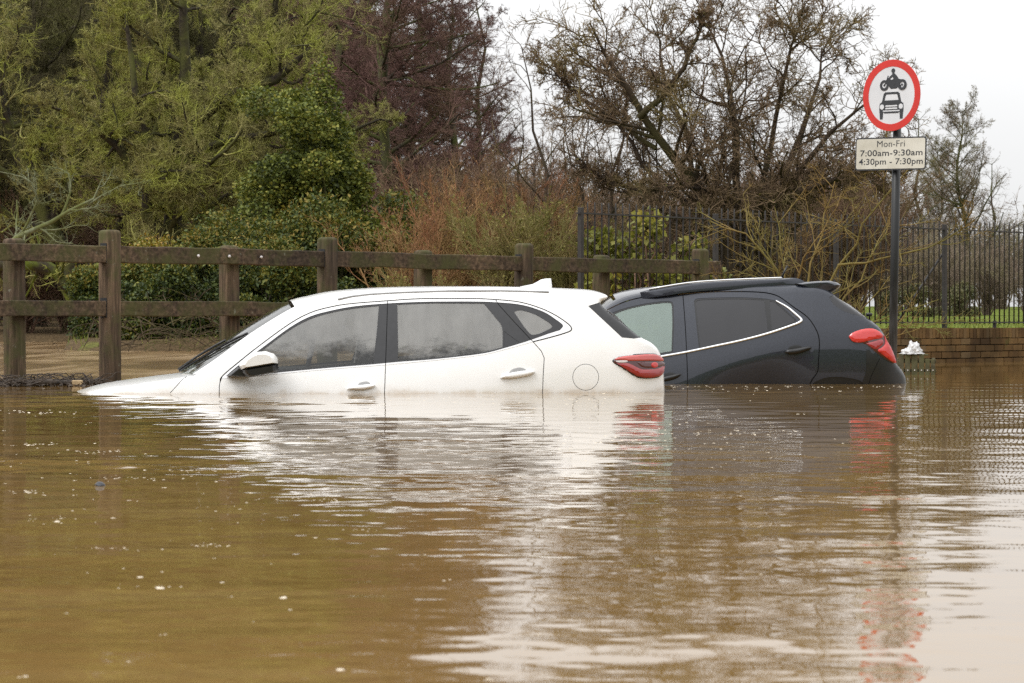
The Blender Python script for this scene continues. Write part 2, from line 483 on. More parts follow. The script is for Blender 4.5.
# ---- the white car
def white_car():
    belt=[(60,392),(150,381),(225,377.5),(300,372),(385,365),(430,361),(470,357.5),(500,351.5),(534,342),(570,335),(640,335),(700,338)]
    c=Car('white_car',400,20.6,6,1.85,belt,(-1.4,1.35,.30,1.62,.45,.30))
    E=[(40,450),(44,430),(54,413),(68,403),(84,396.5),(104,391),(140,384.4),(172,379.4),(190,376.2),(197,374.4),(222,357.8),(250,337),(276,320),(296,308.5),(310,303),(335,297.3),(370,293.6),(400,291.8),(450,290.2),(500,290),(551,290.8),(575,291.6),(592,292.4),(602,293.8),(608,296),(606.5,299.2),(601,302.6),(606.5,309.5),(622,322),(640,336.5),(652,343),(659.5,351),(663.5,364),(665,394),(664,430)]
    c.setE(E)
    up=c.up
    line=spl(up([(220,382),(222,376.5),(234,366),(259,346),(290,323.6),(311,312.5),(330.6,307),(351,303.7),(388,300.8),(420,298.8),(470,298.6),(494,299.5),(519,302),(540,308),(555.5,315.3),(567,323),(571.2,327.5),(570.3,331),(559,335),(545,338.8),(533,341.8)]),4)
    beltl=spl(up([(222,378.8),(255,376.2),(300,371.8),(340,368.4),(385,365),(430,360.8),(461,357.6),(485,354.4),(503,350),(520,345.4),(533,341.8)]),4)
    trim=np.concatenate([line,beltl[::-1]])
    opening=np.concatenate([spl(up([(226,376.2),(237,366.6),(265.7,345.2),(290,327.4),(310,316.6),(330.6,310.8),(353,306.6),(380,304),(420,302),(470,301.6),(497,302.4),(522,305),(543,311.6),(556,319.6),(563,325.5),(560,330.2)]),4),spl(up([(548,334),(533,339.4),(520,343.6),(503,348.6),(485,353.2),(461,356.4),(430,359.6),(398,362),(373,364.4),(340,367),(299,370.6),(255,375)]),4)])
    gf=np.concatenate([spl(up([(239,368.5),(265.7,347.5),(290,329.6),(310,318.8),(330.6,312.6),(353,308.4),(379,305.6)]),4),up([(377,330),(373.4,362.6)]),spl(up([(340,365.4),(299,369),(262,372.2)]),3)])
    gr=np.concatenate([spl(up([(397.2,304.4),(420,303.4),(440,303),(484,303.4)]),3),up([(501,324),(502.6,330),(502.6,347.2)]),spl(up([(485,351.8),(461,355),(430,358.2),(398.2,360.6)]),3)])
    gx=up([(504.2,331),(519,342),(512,344.8),(504.2,346.8)])
    gq=spl(up([(514,311.8),(520,310),(533,313.4),(544.4,319.6),(552,325.6),(548,329.6),(535,334.6),(527.5,331),(514,311.8)]),4)[:-1]
    bs=up([(387.6,300.6),(386.4,340),(385.5,365),(384.4,395),(383.6,420)])
    cs=np.concatenate([up([(495.6,299.8),(499,305),(514,321.5)]),up([(533,341.8),(541.4,351.2),(544.2,358),(543.2,375),(542.5,395),(541,420)])])
    fs=spl(up([(222,377),(219.6,384),(219.2,394),(219,425)]),3)
    hs=spl(up([(189.5,375.6),(183,379),(177,385.5),(170,393)]),3)
    ang=np.linspace(0,2*math.pi,40,endpoint=False)
    fc=up([(585.7,377.2)])[0]; fr=13.2/138.5
    ring=fc+fr*np.stack([np.cos(ang),np.sin(ang)],1)
    fl=np.concatenate([ring,ring[:1]])
    fin=np.concatenate([up([(588,306),(600,302.2),(606,309.5),(622,322),(642,337.6)]),up([(634,338.6),(622,337.6)])])
    fdoor=np.concatenate([line[:np.argmin(np.abs(line[:,0]-bs[0,0]))+1],bs,[[fs[-1,0],bs[-1,1]]],fs[::-1]])
    k0=np.argmin(np.abs(line[:,0]-bs[0,0])); k1=np.argmin(np.abs(line[:,0]-cs[0,0]))
    rdoor=np.concatenate([line[k0:k1],cs,[bs[-1]],bs[::-1]])
    g=.0055
    R=[('gap',strip(bs,g),.010),('gap',strip(cs,g),.010),('gap',strip(fs,g),.010),('gap',strip(hs,g*.8),.008),('gap',strip(fl,.0035),.006),('gap',strip(line,.008),.010),
       ('fin',fin,.002),('gf',gf,.006),('gr',gr,.006),('gx',gx,.006),('gq',gq,.005),('frame',opening,.003),('trim',trim,-.002),('flap',ring,0),('fdoor',fdoor,0),('rdoor',rdoor,0)]
    G=c.build_side(R)
    LL=np.concatenate([[0],np.cumsum(np.linalg.norm(np.diff(c.E,axis=0),axis=1))]); LL/=LL[-1]
    def u_of(px): q=up([px])[0]; return LL[np.argmin(np.linalg.norm(c.E-q,axis=1))]
    uA=u_of((197,373.4)); uB=u_of((296,308.5)); uS=u_of((560,291)); uC=u_of((601,302.6)); uD=u_of((640,336.5))
    c.fw=(uA,uB,(-1.0,-.02)); bul=np.array([(0,.12),(uA-.16,.05),(uA-.09,.035),(uA-2e-5,.016),(uA,.15),((uA+uB)/2,.12),(uB-.02,.085),(uB+.02,.055),((uB+uC)/2,.035),(uC,.03),(uC+.02,.05),((uC+uD)/2,.06),(uD,.02),(uD+.04,.02),(uD+.1,.06),(1,.10)])
    c.bul=bul
    # body: near side, far side and crown in one mesh
    segs=[G['body'],c.mir(G['body'])]; gaps=[G['gap'],c.mir(G['gap'])]
    crown=[c.crown_mesh('x',0,uA-3e-5,0,1,bul,60),c.crown_mesh('x',uA,uB,0,.035,bul,60,6),c.crown_mesh('x',uA,uB,.965,1,bul,60,6),c.crown_mesh('x',uB,uS,0,1,bul,80),c.crown_mesh('x',uD,1,0,1,bul,60)]
    V=[];T=[];Q=[];N=[];mt=[];n=0
    for q in segs: V.append(q[0]);T.append(q[1]+n);N.append(q[2]);n+=len(q[0])
    nb=sum(len(t) for t in T)
    for q in gaps: V.append(q[0]);T.append(q[1]+n);N.append(q[2]);n+=len(q[0])
    ng=sum(len(t) for t in T)-nb
    for q in crown: V.append(q[0]);Q.append(q[1]+n);N.append(q[2]);n+=len(q[0])
    link('body',mesh_np('body',np.concatenate(V),[np.concatenate(T),np.concatenate(Q)],True,[0]*nb+[1]*ng+[0]*sum(map(len,Q)),np.concatenate(N)),[M['white_paint'],M['gap']],c.root)
    v,q,nn=c.crown_mesh('x',uA+.004,uB-.004,.035,.965,bul,50,30,-.004); link('windscreen',mesh_np('windscreen',v,q,True,normals=nn),M['screen_glass'],c.root)
    v,q,nn=c.crown_mesh('x',uC,uD,.02,.98,bul,30,30,-.004); link('rear_window',mesh_np('rear_window',v,q,True,normals=nn),M['dark_glass'],c.root)
    for mir in (False,True):
        m=c.mir if mir else (lambda q:q)
        fd=c.part('front_door',m(G['fdoor']),M['white_paint']); rd=c.part('rear_door',m(G['rdoor']),M['white_paint'])
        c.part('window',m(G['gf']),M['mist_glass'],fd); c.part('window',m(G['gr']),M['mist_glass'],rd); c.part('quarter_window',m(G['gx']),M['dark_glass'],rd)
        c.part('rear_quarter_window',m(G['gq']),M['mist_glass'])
        c.part('window_frame',m(G['frame']),M['gloss_black']); c.part('window_trim',m(G['trim']),M['pale_trim'])
        c.part('fuel_flap' if not mir else 'side_panel',m(G['flap']),M['white_paint']); c.part('rear_pillar_cover',m(G['fin']),M['gloss_black'])
        if not mir: doors=(fd,rd)
    fd,rd=doors
    # handles
    for dr,bx in ((rd,[(500.5,378.6),(502.5,375.6),(512,372.8),(527,370.6),(533.5,370.8),(534,373),(528,376),(512,378.8)]),(fd,[(347,389.6),(351,387),(362,385.2),(373,384.6),(375,386),(371,388.6),(360,390.4)])):
        h=c.flat('handle',spl(up(bx+[bx[0]]),3)[:-1],.022,.012,M['white_paint'],dr,.010)
    cup=c.flat('handle_recess',spl(up([(509,373),(512,369.6),(519,367.6),(524,368.6),(526,371),(518,372.2),(509,373)]),3)[:-1],.003,.001,M['shade_grey'],rd)
    c.flat('handle_recess',spl(up([(357,386),(360,382.8),(367,381.6),(370,384),(364,385.4),(357,386)]),3)[:-1],.003,.001,M['shade_grey'],fd)
    # tail lamp
    lamp=spl(up([(611,361),(615,357.6),(627,354.8),(641,353.2),(655,353.2),(661.4,356.3),(664,361),(664.4,368.6),(662.6,375),(657,378.4),(645.6,379.4),(637,378.2),(630,374.4),(621,368.2),(614,364.4),(611,361)]),4)[:-1]
    cl=lamp.mean(0); lp=c.flat('tail_lamp',cl+(lamp-cl)*.965,.012,.03,M['red_dark'],c.root,.003,.012,True); c.flat('lamp_seal',lamp,.008,.02,M['gloss_black'],lp,.001,.012,True)
    c.flat('lens',spl(up([(614,360),(618,357.6),(630,355.9),(643,354.8),(654,354.8),(659.5,357.4),(661.5,361.2),(652,361),(640,361.2),(628,361.2),(614,360)]),3)[:-1],.022,.005,M['red_pale'],lp,.004,step=.008,raw=True)
    c.flat('lens',spl(up([(615.5,363),(627,363.4),(634,366.4),(641,369.5),(650,369.4),(657,368.4),(662.4,366),(662.4,369),(661,374),(656,376.8),(646,377.8),(638,376.6),(631,372.8),(623,367.6),(615.5,363)]),3)[:-1],.022,.005,M['red_lens'],lp,.004,step=.008,raw=True)
    c.flat('lens',spl(up([(636,362.4),(645,362.2),(654,362.2),(662,362.6),(662.2,365),(656,367.2),(648,368),(641,367),(636,362.4)]),3)[:-1],.0195,.003,M['red_dark'],lp,.002,step=.008,raw=True)
    c.flat('reflector',spl(up([(614.6,361.2),(620,360.8),(626.6,360.9),(626,362.6),(619,362.9),(614.6,361.2)]),3)[:-1],.0245,.003,M['pale_plastic'],lp,step=.008,raw=True)
    c.flat('bulb_reflector',spl(up([(650,363.2),(653,362.4),(655.6,364),(655.2,367),(652,368),(649.6,366),(650,363.2)]),3)[:-1],.0245,.003,M['red_bright'],lp,.002,step=.008,raw=True)
    # roof gutter line, spoiler, shark fin
    gut=c.on([(338,299.4),(352,296.4),(369.5,294.4),(400,292.6),(450,291),(500,290.8),(549,292.2)],.004); MB().tube(gut,.0085,6).build('roof_rail',M['shade_grey'],c.root,True)
    sp=c.up([(548,291.5),(560,290),(575,289.2),(590,289.3),(600,291.2),(608.6,294.2),(609.6,296),(600,302.4),(594,305),(588,306.6),(580,302),(566,293)],depth=.2)
    v,qq,nn=c.crown_mesh('x',uS,uC,0,1,bul,70); link('rear_spoiler',mesh_np('rear_spoiler',v,qq,True,normals=nn),M['white_paint'],c.root)
    q=c.up([(520,286.5),(533,284),(541,279.6),(545,278.7),(551,278.4),(552,286),(551,291),(522,290)],depth=c.W/2); extr('roof_antenna',q,c.W,c.W/2-.03,c.W/2+.03,M['white_paint'],c.root,3,.03)
    # wing mirror
    mu=c.up([(239,366),(243,360),(250.7,354.6),(257,352),(266,351.2),(274,353.6),(277.6,358),(278.2,363.4),(264,365.8),(250,368.2),(241,369.6)],depth=-.12)
    ml=c.up([(241,369.6),(250,368.2),(264,365.8),(278.2,363.4),(278.4,370.4),(276,372.2),(262,375),(250,377.2),(246,376),(242,372)],depth=-.12)
    mp=extr('wing_mirror',mu,c.W,-.22,.0,M['white_paint'],c.root,5,.09)
    extr('mirror_base',ml,c.W,-.215,-.005,M['satin_black'],mp,5,.09)
    mt_=c.up([(227,376),(238,367),(246,371),(248,376.8)],depth=.02); extr('mirror_mount',mt_,c.W,-.08,.10,M['satin_black'],mp,3,.03)
    # wipers on the windscreen
    def scr(u,t,off): 
        p=c.crown(np.array([u]),np.array([t]),bul)[0]; return p+np.array([-.5,0,.85])*off
    w=MB(); uu=np.linspace(uA+.003,uA+(uB-uA)*.56,8); tt=np.linspace(.36,.045,8)
    w.tube([scr(a,b,.008) for a,b in zip(uu,tt)],.010,6); w.tube([scr(a,b,.022+.012*math.sin(i/7*3.1)) for i,(a,b) in enumerate(zip(uu[:6],tt[:6]))],.009,6)
    w.build('wiper',M['satin_black'],c.root,True)
    # cabin
    x=lambda px: up([(px,340)])[0,0]
    cabin(c,[(x(372),(.48,1.37)),(x(492),(.45,.92,1.4))],.05,c.root)
    b=MB(); b.box((x(285),.92,.06),(.5,1.5,.22)); b.build('dashboard',M['upholstery'],c.root,True,.05,3)
    a=np.linspace(0,2*math.pi,25); sx=x(318); pts=np.stack([sx+.08*np.sin(a)*.5,1.37+.18*np.cos(a),.32+.17*np.sin(a)],1); MB().tube(pts,.014,6,False).build('steering_wheel',M['upholstery'],c.root,True)
    sb=MB(); q=c.up([(361,312),(354,363)],depth=.24); sb.tube([(q[0,0],.24,q[0,1]),(q[1,0],.20,q[1,1])],.006,5); sb.build('seat_belt',M['pale_plastic'],c.root)
    b=MB(); b.box((.0,.92,-.30),(3.2,1.5,.1)); b.build('cabin_floor',M['upholstery'],c.root)
    tag(c.root,'white car sunk to its door handles in the brown flood water','car')
    return c

# ---- the dark grey car
def grey_car():
    belt=[(360,392),(460,381),(540,370),(600,363),(663,356),(686.6,352.5),(714,346.8),(740,341),(768.5,333.5),(793.3,325),(815,320),(850,319),(910,325)]
    c=Car('grey_car',780,23.5,-1.5,1.78,belt,(-2.3,1.2,.35,.70,.42,.34),[(690,379),(715,371),(745,361.5),(775,354),(803,348),(812,346)])
    E=[(386,450),(389,430),(395,410),(405,394),(425,383),(470,373),(520,367),(540,364),(560,349),(580,333),(598,316),(610,305),(624,297.5),(640,293.5),(660,290.8),(700,287.8),(740,286),(787,285.4),(806,285.8),(819,287.2),(830,291.5),(842,301),(857,311),(871,321),(880,328.4),(886,338),(892,351),(896.5,364),(904,374.5),(906.5,385),(907,410),(905,450)]
    c.setE(E); up=c.up
    door=spl(up([(540,376),(556,358),(575,339),(596,318),(611.4,307.8),(630.4,300),(655,295.6),(682.8,294),(712,292),(740,291.6),(759,292.2),(770.4,293.7),(780,297.3),(793.3,306.9),(806.6,316.4),(814,325.9),(818.4,335.4),(819.4,345),(818.5,360),(817.6,371.5),(812,380),(806,392)]),4)
    fo=np.concatenate([spl(up([(556,374),(562,362),(580,342),(600,321.6),(615,311.6),(638,305),(657,302),(667,301.2),(672,302),(673.6,306)]),4),up([(674,324),(673,352.4)]),up([(640,357.5),(600,365)])])
    fg=np.concatenate([spl(up([(563,371),(568,361),(584,342),(603,323),(617,312.8),(638,306.4),(657,303.4),(667,302.6),(671,303.4),(672,307)]),4),up([(672.4,324),(671.6,351)]),up([(640,356.2),(600,363.4)])])
    ro=np.concatenate([spl(up([(694,301.6),(695.4,299.4),(699,298.4),(715,297.7),(740,297.4),(762,298.4),(775.4,300.6)]),3),up([(797,320.4),(794,323),(771.4,331.2),(740,341),(699,349.2)]),up([(696.4,325)])])
    rg=np.concatenate([spl(up([(695.6,302),(697,300.6),(700,299.8),(715,299.1),(740,298.8),(764,299.8)]),3),up([(766,314),(768,331.2)]),up([(740,339.6),(700.2,347.6)]),up([(697.8,325)])])
    qg=np.concatenate([up([(769.2,300.6),(774.6,302),(795,319.8),(793,321.8),(771.6,329.8)])])
    bs=spl(up([(682.8,294),(685,322),(686.6,351),(687.6,380),(687.8,405)]),3)
    arch=np.concatenate([spl(up([(808,390),(812,384.4),(818,380.6),(825.6,377.8),(835,376.8),(845,377.4),(855,379.2),(862,382),(866,390)]),3)])
    clad=up([(866.5,349),(872,353),(879,358),(888,362),(896.5,364.6),(904,374.5),(906.5,385),(907,410),(866,410),(862,383),(866,372)])
    seam_b=up([(879.5,358.5),(872,374),(866,392)])
    rgl=np.concatenate([up([(829,297.4),(838,292.6)]),up([(842,301),(857,311),(870.5,320.6)]),up([(862,317.4),(852,314),(842.7,311),(833.5,304.6)])])
    k0=np.argmin(np.abs(door[:,0]-bs[0,0]))
    fdoor=np.concatenate([door[:k0+1],bs,[[door[0,0],bs[-1,1]]]]); rdoor=np.concatenate([door[k0:],[[door[-1,0],bs[-1,1]]],bs[::-1]])
    g=.007
    R=[('gap',strip(bs,g),.012),('gap',strip(door,.009),.012),('gap',strip(seam_b,.004),.004),('fg',fg,.006),('rg',rg,.006),('qg',qg,.006),('seal',fo,.003),('seal',ro,.003),('arch',arch,.012),('rgl',rgl,.003),('clad',clad,-.003),('fdoor',fdoor,0),('rdoor',rdoor,0)]
    G=c.build_side(R)
    LL=np.concatenate([[0],np.cumsum(np.linalg.norm(np.diff(c.E,axis=0),axis=1))]); LL/=LL[-1]
    def u_of(px): q=up([px])[0]; return LL[np.argmin(np.linalg.norm(c.E-q,axis=1))]
    uA=u_of((540,364)); uB=u_of((618,300)); uC=u_of((832,292)); uD=u_of((871,321))
    c.fw=(uA,uB,(-1.0,-.02)); bul=np.array([(0,.16),(uA-.1,.05),(uA-2e-5,.02),(uA,.12),((uA+uB)/2,.10),(uB-.02,.08),(uB+.02,.055),((uB+uC)/2,.030),(uC-.02,.02),(uC+.01,.03),((uC+uD)/2,.045),(uD,.03),(uD+.05,.03),(1,.045)])
    segs=[G['body'],c.mir(G['body'])]; gaps=[G['gap'],c.mir(G['gap'])]
    crown=[c.crown_mesh('x',0,uA-3e-5,0,1,bul,60),c.crown_mesh('x',uA,uB,0,.035,bul,60,6),c.crown_mesh('x',uA,uB,.965,1,bul,60,6),c.crown_mesh('x',uB,uC,0,1,bul,80),c.crown_mesh('x',uD,u_of((896.5,364)),0,1,bul,50)]
    V=[];T=[];Q=[];N=[];n=0
    for q in segs: V.append(q[0]);T.append(q[1]+n);N.append(q[2]);n+=len(q[0])
    nb=sum(len(t) for t in T)
    for q in gaps: V.append(q[0]);T.append(q[1]+n);N.append(q[2]);n+=len(q[0])
    ng=sum(len(t) for t in T)-nb
    for q in crown: V.append(q[0]);Q.append(q[1]+n);N.append(q[2]);n+=len(q[0])
    link('body',mesh_np('body',np.concatenate(V),[np.concatenate(T),np.concatenate(Q)],True,[0]*nb+[1]*ng+[0]*sum(map(len,Q)),np.concatenate(N)),[M['grey_paint'],M['gap']],c.root)
    v,q,nn=c.crown_mesh('x',u_of((896.5,364)),1,0,1,bul,40); 
    v2,t2,n2=G['clad']; v3,t3,n3=c.mir(G['clad']); a=len(v); b=a+len(v2)
    link('rear_bumper',mesh_np('rear_bumper',np.concatenate([v,v2,v3]),[q,np.concatenate([t2+a,t3+b])],True,normals=np.concatenate([nn,n2,n3])),M['satin_black'],c.root)
    v,q,nn=c.crown_mesh('x',uA+.004,uB-.004,.035,.965,bul,50,30,-.004); link('windscreen',mesh_np('windscreen',v,q,True,normals=nn),M['screen_glass'],c.root)
    v,q,nn=c.crown_mesh('x',uC,uD,.0,1,bul,30,30,-.003); link('rear_window',mesh_np('rear_window',v,q,True,normals=nn),M['dark_glass'],c.root)
    for mir in (False,True):
        m=c.mir if mir else (lambda q:q)
        fd=c.part('front_door',m(G['fdoor']),M['grey_paint']); rd=c.part('rear_door',m(G['rdoor']),M['grey_paint'])
        c.part('window',m(G['fg']),M['green_glass'],fd); c.part('window',m(G['rg']),M['privacy_glass'],rd); c.part('quarter_window',m(G['qg']),M['privacy_glass'],rd)
        c.part('window_seal',m(G['seal']),M['satin_black']); c.part('wheel_arch',m(G['arch']),M['satin_black']); c.part('rear_side_glass',m(G['rgl']),M['dark_glass'])
        if not mir: doors=(fd,rd)
    fd,rd=doors
    # chrome strip along the window line
    low=spl(up([(560,377),(600,368.6),(640,360.8),(662.8,356.4),(686.6,352.2),(714,346.4),(740,340.9),(768.5,333.4),(793.3,325),(799.5,322.4),(801.6,320.6),(800.6,318.6),(797,315.4),(787.6,307.6),(776,301)]),4)
    w=np.interp(np.linspace(0,1,len(low)),[0,.75,.9,1],[.017,.019,.019,.012]); t=norm(np.gradient(low,axis=0)); nn=np.stack([-t[:,1],t[:,0]],1)
    rows=[]
    for k,l in ((-.5,.0),(-.5,.009),(-.2,.013),(.2,.013),(.5,.009),(.5,.0)):
        q=low+nn*w[:,None]*k; N3=c.nrm(low[:,0],low[:,1]); rows.append(np.stack([q[:,0],c.base(q[:,0],q[:,1]),q[:,1]],1)+N3*l)
    V=np.stack(rows,1); K=V.shape[1]; i=np.arange(len(low)-1)[:,None]*K; j=np.arange(K-1)[None]
    link('chrome_strip',mesh_np('chrome_strip',V.reshape(-1,3),np.stack([i+j,i+K+j,i+K+j+1,i+j+1],-1).reshape(-1,4),True),M['chrome'],c.root)
    for dr,bx,cp in ((rd,[(784.5,352.2),(788,349.6),(797,348.4),(806,346.6),(810.6,347),(811,348.6),(804,352),(796,354),(789,354.2)],[(788,349.4),(790,346.4),(797,345),(802,346.6),(803,348.4),(796,349.6),(788,349.4)]),(fd,[(660,379.6),(664,377),(671,375.2),(679.6,373.6),(681,375),(676,378.6),(668,381),(661,381.6)],[(662,377),(665,373.4),(672,372.4),(676,374.4),(670,376.4),(662,377)])):
        c.flat('handle',spl(up(bx+[bx[0]]),3)[:-1],.022,.012,M['satin_black'],dr,.010); c.flat('handle_recess',spl(up(cp),3)[:-1],.003,.001,M['satin_black'],dr)
    lamp=spl(up([(847.6,336.6),(851,333),(859,329.6),(869.3,328),(876.6,329.3),(884,334.4),(889.8,345.4),(894,356),(895.6,364.2),(891,363.2),(881,356.6),(869.3,347.8),(864.5,344.2),(853,342.6),(847.6,336.6)]),4)[:-1]
    lp=c.flat('tail_lamp',lamp,.012,.03,M['red_dark'],c.root,.003,.012,True)
    c.flat('lens',spl(up([(848.6,336.8),(852,333.4),(860,330.2),(869.3,328.9),(876,330.4),(881.6,335.2),(880.4,338.4),(874,339.6),(867,341.4),(860,342.6),(853,341.8),(848.6,336.8)]),3)[:-1],.022,.005,M['red_bright'],lp,.006,step=.008,raw=True)
    c.flat('lens',spl(up([(883.4,336),(886,341.6),(889.4,347.4),(893.2,357),(894.4,362.8),(890.4,361.4),(883,355.8),(877,350.6),(881,347.6),(884,343.6),(883.4,336)]),3)[:-1],.022,.005,M['red_bright'],lp,.006,step=.008,raw=True)
    c.flat('lens',spl(up([(866,343.6),(874,341.6),(881,339.6),(882.4,343.4),(879,347.4),(875.4,349.6),(870,346.8),(866,343.6)]),3)[:-1],.0195,.003,M['red_lens'],lp,.003,step=.008,raw=True)
    # roof rail
    tp=[(640,292.2),(652,289.2),(687.5,283.6),(720,281),(760,279.2),(782,278.5),(795,277.9),(801,279.4),(807,283)]; bt=[(810,287),(800,289),(787.5,289.8),(760,289.4),(720,290.6),(690,292.6),(660,295.6),(642,298.6)]
    rp=np.concatenate([spl(c.up(tp,depth=.2),3),spl(c.up(bt,depth=.2),3)])
    for nm,y0 in (('roof_rail',.212),('roof_rail',c.W-.272)): 
        o=extr(nm,rp,c.W,y0,y0+.06,M['grey_paint'],c.root,3,.02)
        q=np.stack([*spl(c.up([(649,289.4),(687.5,283.2),(720,280.6),(760,278.8),(782,278.1)],depth=.22),3).T],1); MB().tube(np.stack([q[:,0],np.full(len(q),y0+.02),q[:,1]+.003],1),.0065,6).build('rail_sky_glint',M['chrome'],o,True)  # bright tube added for the sky's reflection along the rail top
    sp=c.up([(800,283.4),(812,282),(822,281.2),(835,280.8),(842,282.6),(845.4,284.6),(844.6,287),(838.6,291.4),(827.5,297.4),(820,295),(812,289)],depth=.2)
    extr('rear_spoiler',sp,c.W,.15,c.W-.15,M['grey_paint'],c.root,tapx=.05)
    MB().tube([(*c.up([(781,279)],depth=.89)[0][[0]],.89,c.up([(781,279)],depth=.89)[0][1]),(*c.up([(787.4,265.4)],depth=.89)[0][[0]],.89,c.up([(787.4,265.4)],depth=.89)[0][1])],[.010,.006],6).build('roof_antenna',M['satin_black'],c.root,True)
    # rear wiper pivot seen past the glass, door-lock pin
    q=c.up([(869,314.6)],depth=.5)[0]; MB().box((q[0],.5,q[1]),(.05,.08,.03)).build('wiper',M['satin_black'],c.root,True,.01)
    x=lambda px: up([(px,330)])[0,0]
    cabin(c,[(x(664),(.46,1.32)),(x(770),(.44,.9,1.34))],.06,c.root)
    b=MB(); b.box((.0-.5,.89,-.32),(3.0,1.4,.1)); b.build('cabin_floor',M['upholstery'],c.root)
    tag(c.root,'dark grey car half sunk in the flood behind the white car, beaded with rain','car')
    return c
# ------------------------------------------------------------------ materials of the scene
def make_materials():
    # white paint with a ragged brown silt film just above the water
    t=NT('white_paint'); v=t.obj(); g=t.n('ShaderNodeNewGeometry'); sx=t.n('ShaderNodeSeparateXYZ',{0:(g,'Position')})
    nz=t.noise(5,5,.65,v); h=t.math('ADD',(sx,'Z'),t.math('MULTIPLY',t.math('SUBTRACT',nz,.5),.16))
    film=t.ramp(h,[(.0,(.40,.40,.40)),(.02,(.10,.10,.10)),(.05,(0,0,0))])
    dirt=t.ramp(t.noise(2.2,6,.6,v),[(.35,(.80,.80,.79)),(.75,(.74,.735,.715))])
    spot=t.ramp(t.noise(70,2,.5,v),[(.70,(0,0,0)),(.76,(.25,.25,.25))])
    c=t.mix(film,dirt,(.42,.30,.17)); c=t.mix(spot,c,(.45,.42,.36))
    t.bsdf(Base_Color=c,Roughness=.32,Coat_Weight=.7,Coat_Roughness=.05,Coat_IOR=1.45); M['white_paint']=t.m
    # dark grey metallic paint with rain beads
    t=NT('grey_paint'); v=t.obj()
    vo=t.n('ShaderNodeTexVoronoi',{'Scale':120.0,'Vector':v}); fl=t.noise(260,2,.5,v); g=t.n('ShaderNodeNewGeometry'); sx=t.n('ShaderNodeSeparateXYZ',{0:(g,'Position')})
    bead=t.ramp((vo,'Distance'),[(.0,(1,1,1)),(.36,(0,0,0))])
    amt=t.ramp(t.noise(3,4,.6,v),[(.3,(.25,.25,.25)),(.6,(1,1,1))])
    c=t.mix(t.ramp(fl,[(.35,(0,0,0)),(.7,(1,1,1))]),(.011,.013,.019),(.035,.040,.054))
    bb=t.math('MULTIPLY',bead,amt)
    c=t.mix(t.math('MULTIPLY',bb,.35),c,(.075,.078,.088))
    bmp=t.bump(bb,.35,.002)
    t.bsdf(Base_Color=c,Roughness=.36,Metallic=.35,Coat_Weight=.8,Coat_Roughness=.04,Specular_IOR_Level=.15,Normal=bmp); M['grey_paint']=t.m
    M['gap']=simple('gap_black',(.012,.012,.013),.8)
    # trim pieces
    M['gloss_black']=simple('gloss_black',(.018,.018,.020),.24,0,.1,.2,30)
    M['satin_black']=simple('satin_black',(.006,.006,.0065),.33,0,0,.2,20)
    M['shade_grey']=simple('shade_grey',(.30,.30,.30),.5)
    M['pale_trim']=simple('pale_trim',(.74,.74,.74),.22,.35,.3,.05)
    M['chrome']=simple('chrome',(.80,.81,.82),.24,1,0,.03)
    M['pale_plastic']=simple('pale_plastic',(.62,.58,.57),.35)
    M['upholstery']=simple('upholstery',(.055,.055,.058),.85)
    for k,cc,r in (('red_lens',(.30,.006,.008),.12),('red_pale',(.55,.085,.075),.15),('red_dark',(.075,.006,.007),.15),('red_bright',(.56,.014,.010),.13)):
        t=NT(k); v=t.obj((1,1,60)); w=t.n('ShaderNodeTexWave',{'Scale':.7,'Vector':v},bands_direction='Z')
        t.bsdf(Base_Color=t.mix(t.math('MULTIPLY',w,.35),cc,tuple(x*.45 for x in cc)),Roughness=r,Coat_Weight=1.0,Coat_Roughness=.03); M[k]=t.m
    # glass: a tinted pane whose inside is partly fogged; the rest lets the cabin show
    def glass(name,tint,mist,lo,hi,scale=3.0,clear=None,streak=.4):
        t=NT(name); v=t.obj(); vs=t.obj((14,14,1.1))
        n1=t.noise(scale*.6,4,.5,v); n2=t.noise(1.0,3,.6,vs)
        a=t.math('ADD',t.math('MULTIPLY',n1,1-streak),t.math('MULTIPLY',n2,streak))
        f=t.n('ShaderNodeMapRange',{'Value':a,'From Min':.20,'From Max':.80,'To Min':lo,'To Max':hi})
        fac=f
        if clear:  # clear: ragged dark band low on the pane, stands in for a reflected treeline
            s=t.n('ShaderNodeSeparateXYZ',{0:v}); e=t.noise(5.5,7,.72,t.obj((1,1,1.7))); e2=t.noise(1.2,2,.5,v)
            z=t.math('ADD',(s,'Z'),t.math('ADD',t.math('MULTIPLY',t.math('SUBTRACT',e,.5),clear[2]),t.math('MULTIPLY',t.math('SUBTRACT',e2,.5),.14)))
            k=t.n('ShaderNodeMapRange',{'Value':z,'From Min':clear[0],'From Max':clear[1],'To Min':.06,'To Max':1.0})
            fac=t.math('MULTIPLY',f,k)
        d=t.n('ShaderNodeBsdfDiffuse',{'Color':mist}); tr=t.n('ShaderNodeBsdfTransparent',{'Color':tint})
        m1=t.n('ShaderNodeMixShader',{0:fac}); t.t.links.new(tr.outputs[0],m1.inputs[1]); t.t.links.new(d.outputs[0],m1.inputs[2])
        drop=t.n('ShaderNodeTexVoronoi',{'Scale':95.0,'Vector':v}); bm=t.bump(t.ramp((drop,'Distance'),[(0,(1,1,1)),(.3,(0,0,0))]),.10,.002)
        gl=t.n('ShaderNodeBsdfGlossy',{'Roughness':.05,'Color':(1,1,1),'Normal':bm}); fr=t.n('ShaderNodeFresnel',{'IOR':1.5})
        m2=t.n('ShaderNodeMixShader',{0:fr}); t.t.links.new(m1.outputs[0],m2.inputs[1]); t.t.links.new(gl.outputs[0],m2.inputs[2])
        t.t.links.new(m2.outputs[0],t.out.inputs[0]); M[name]=t.m
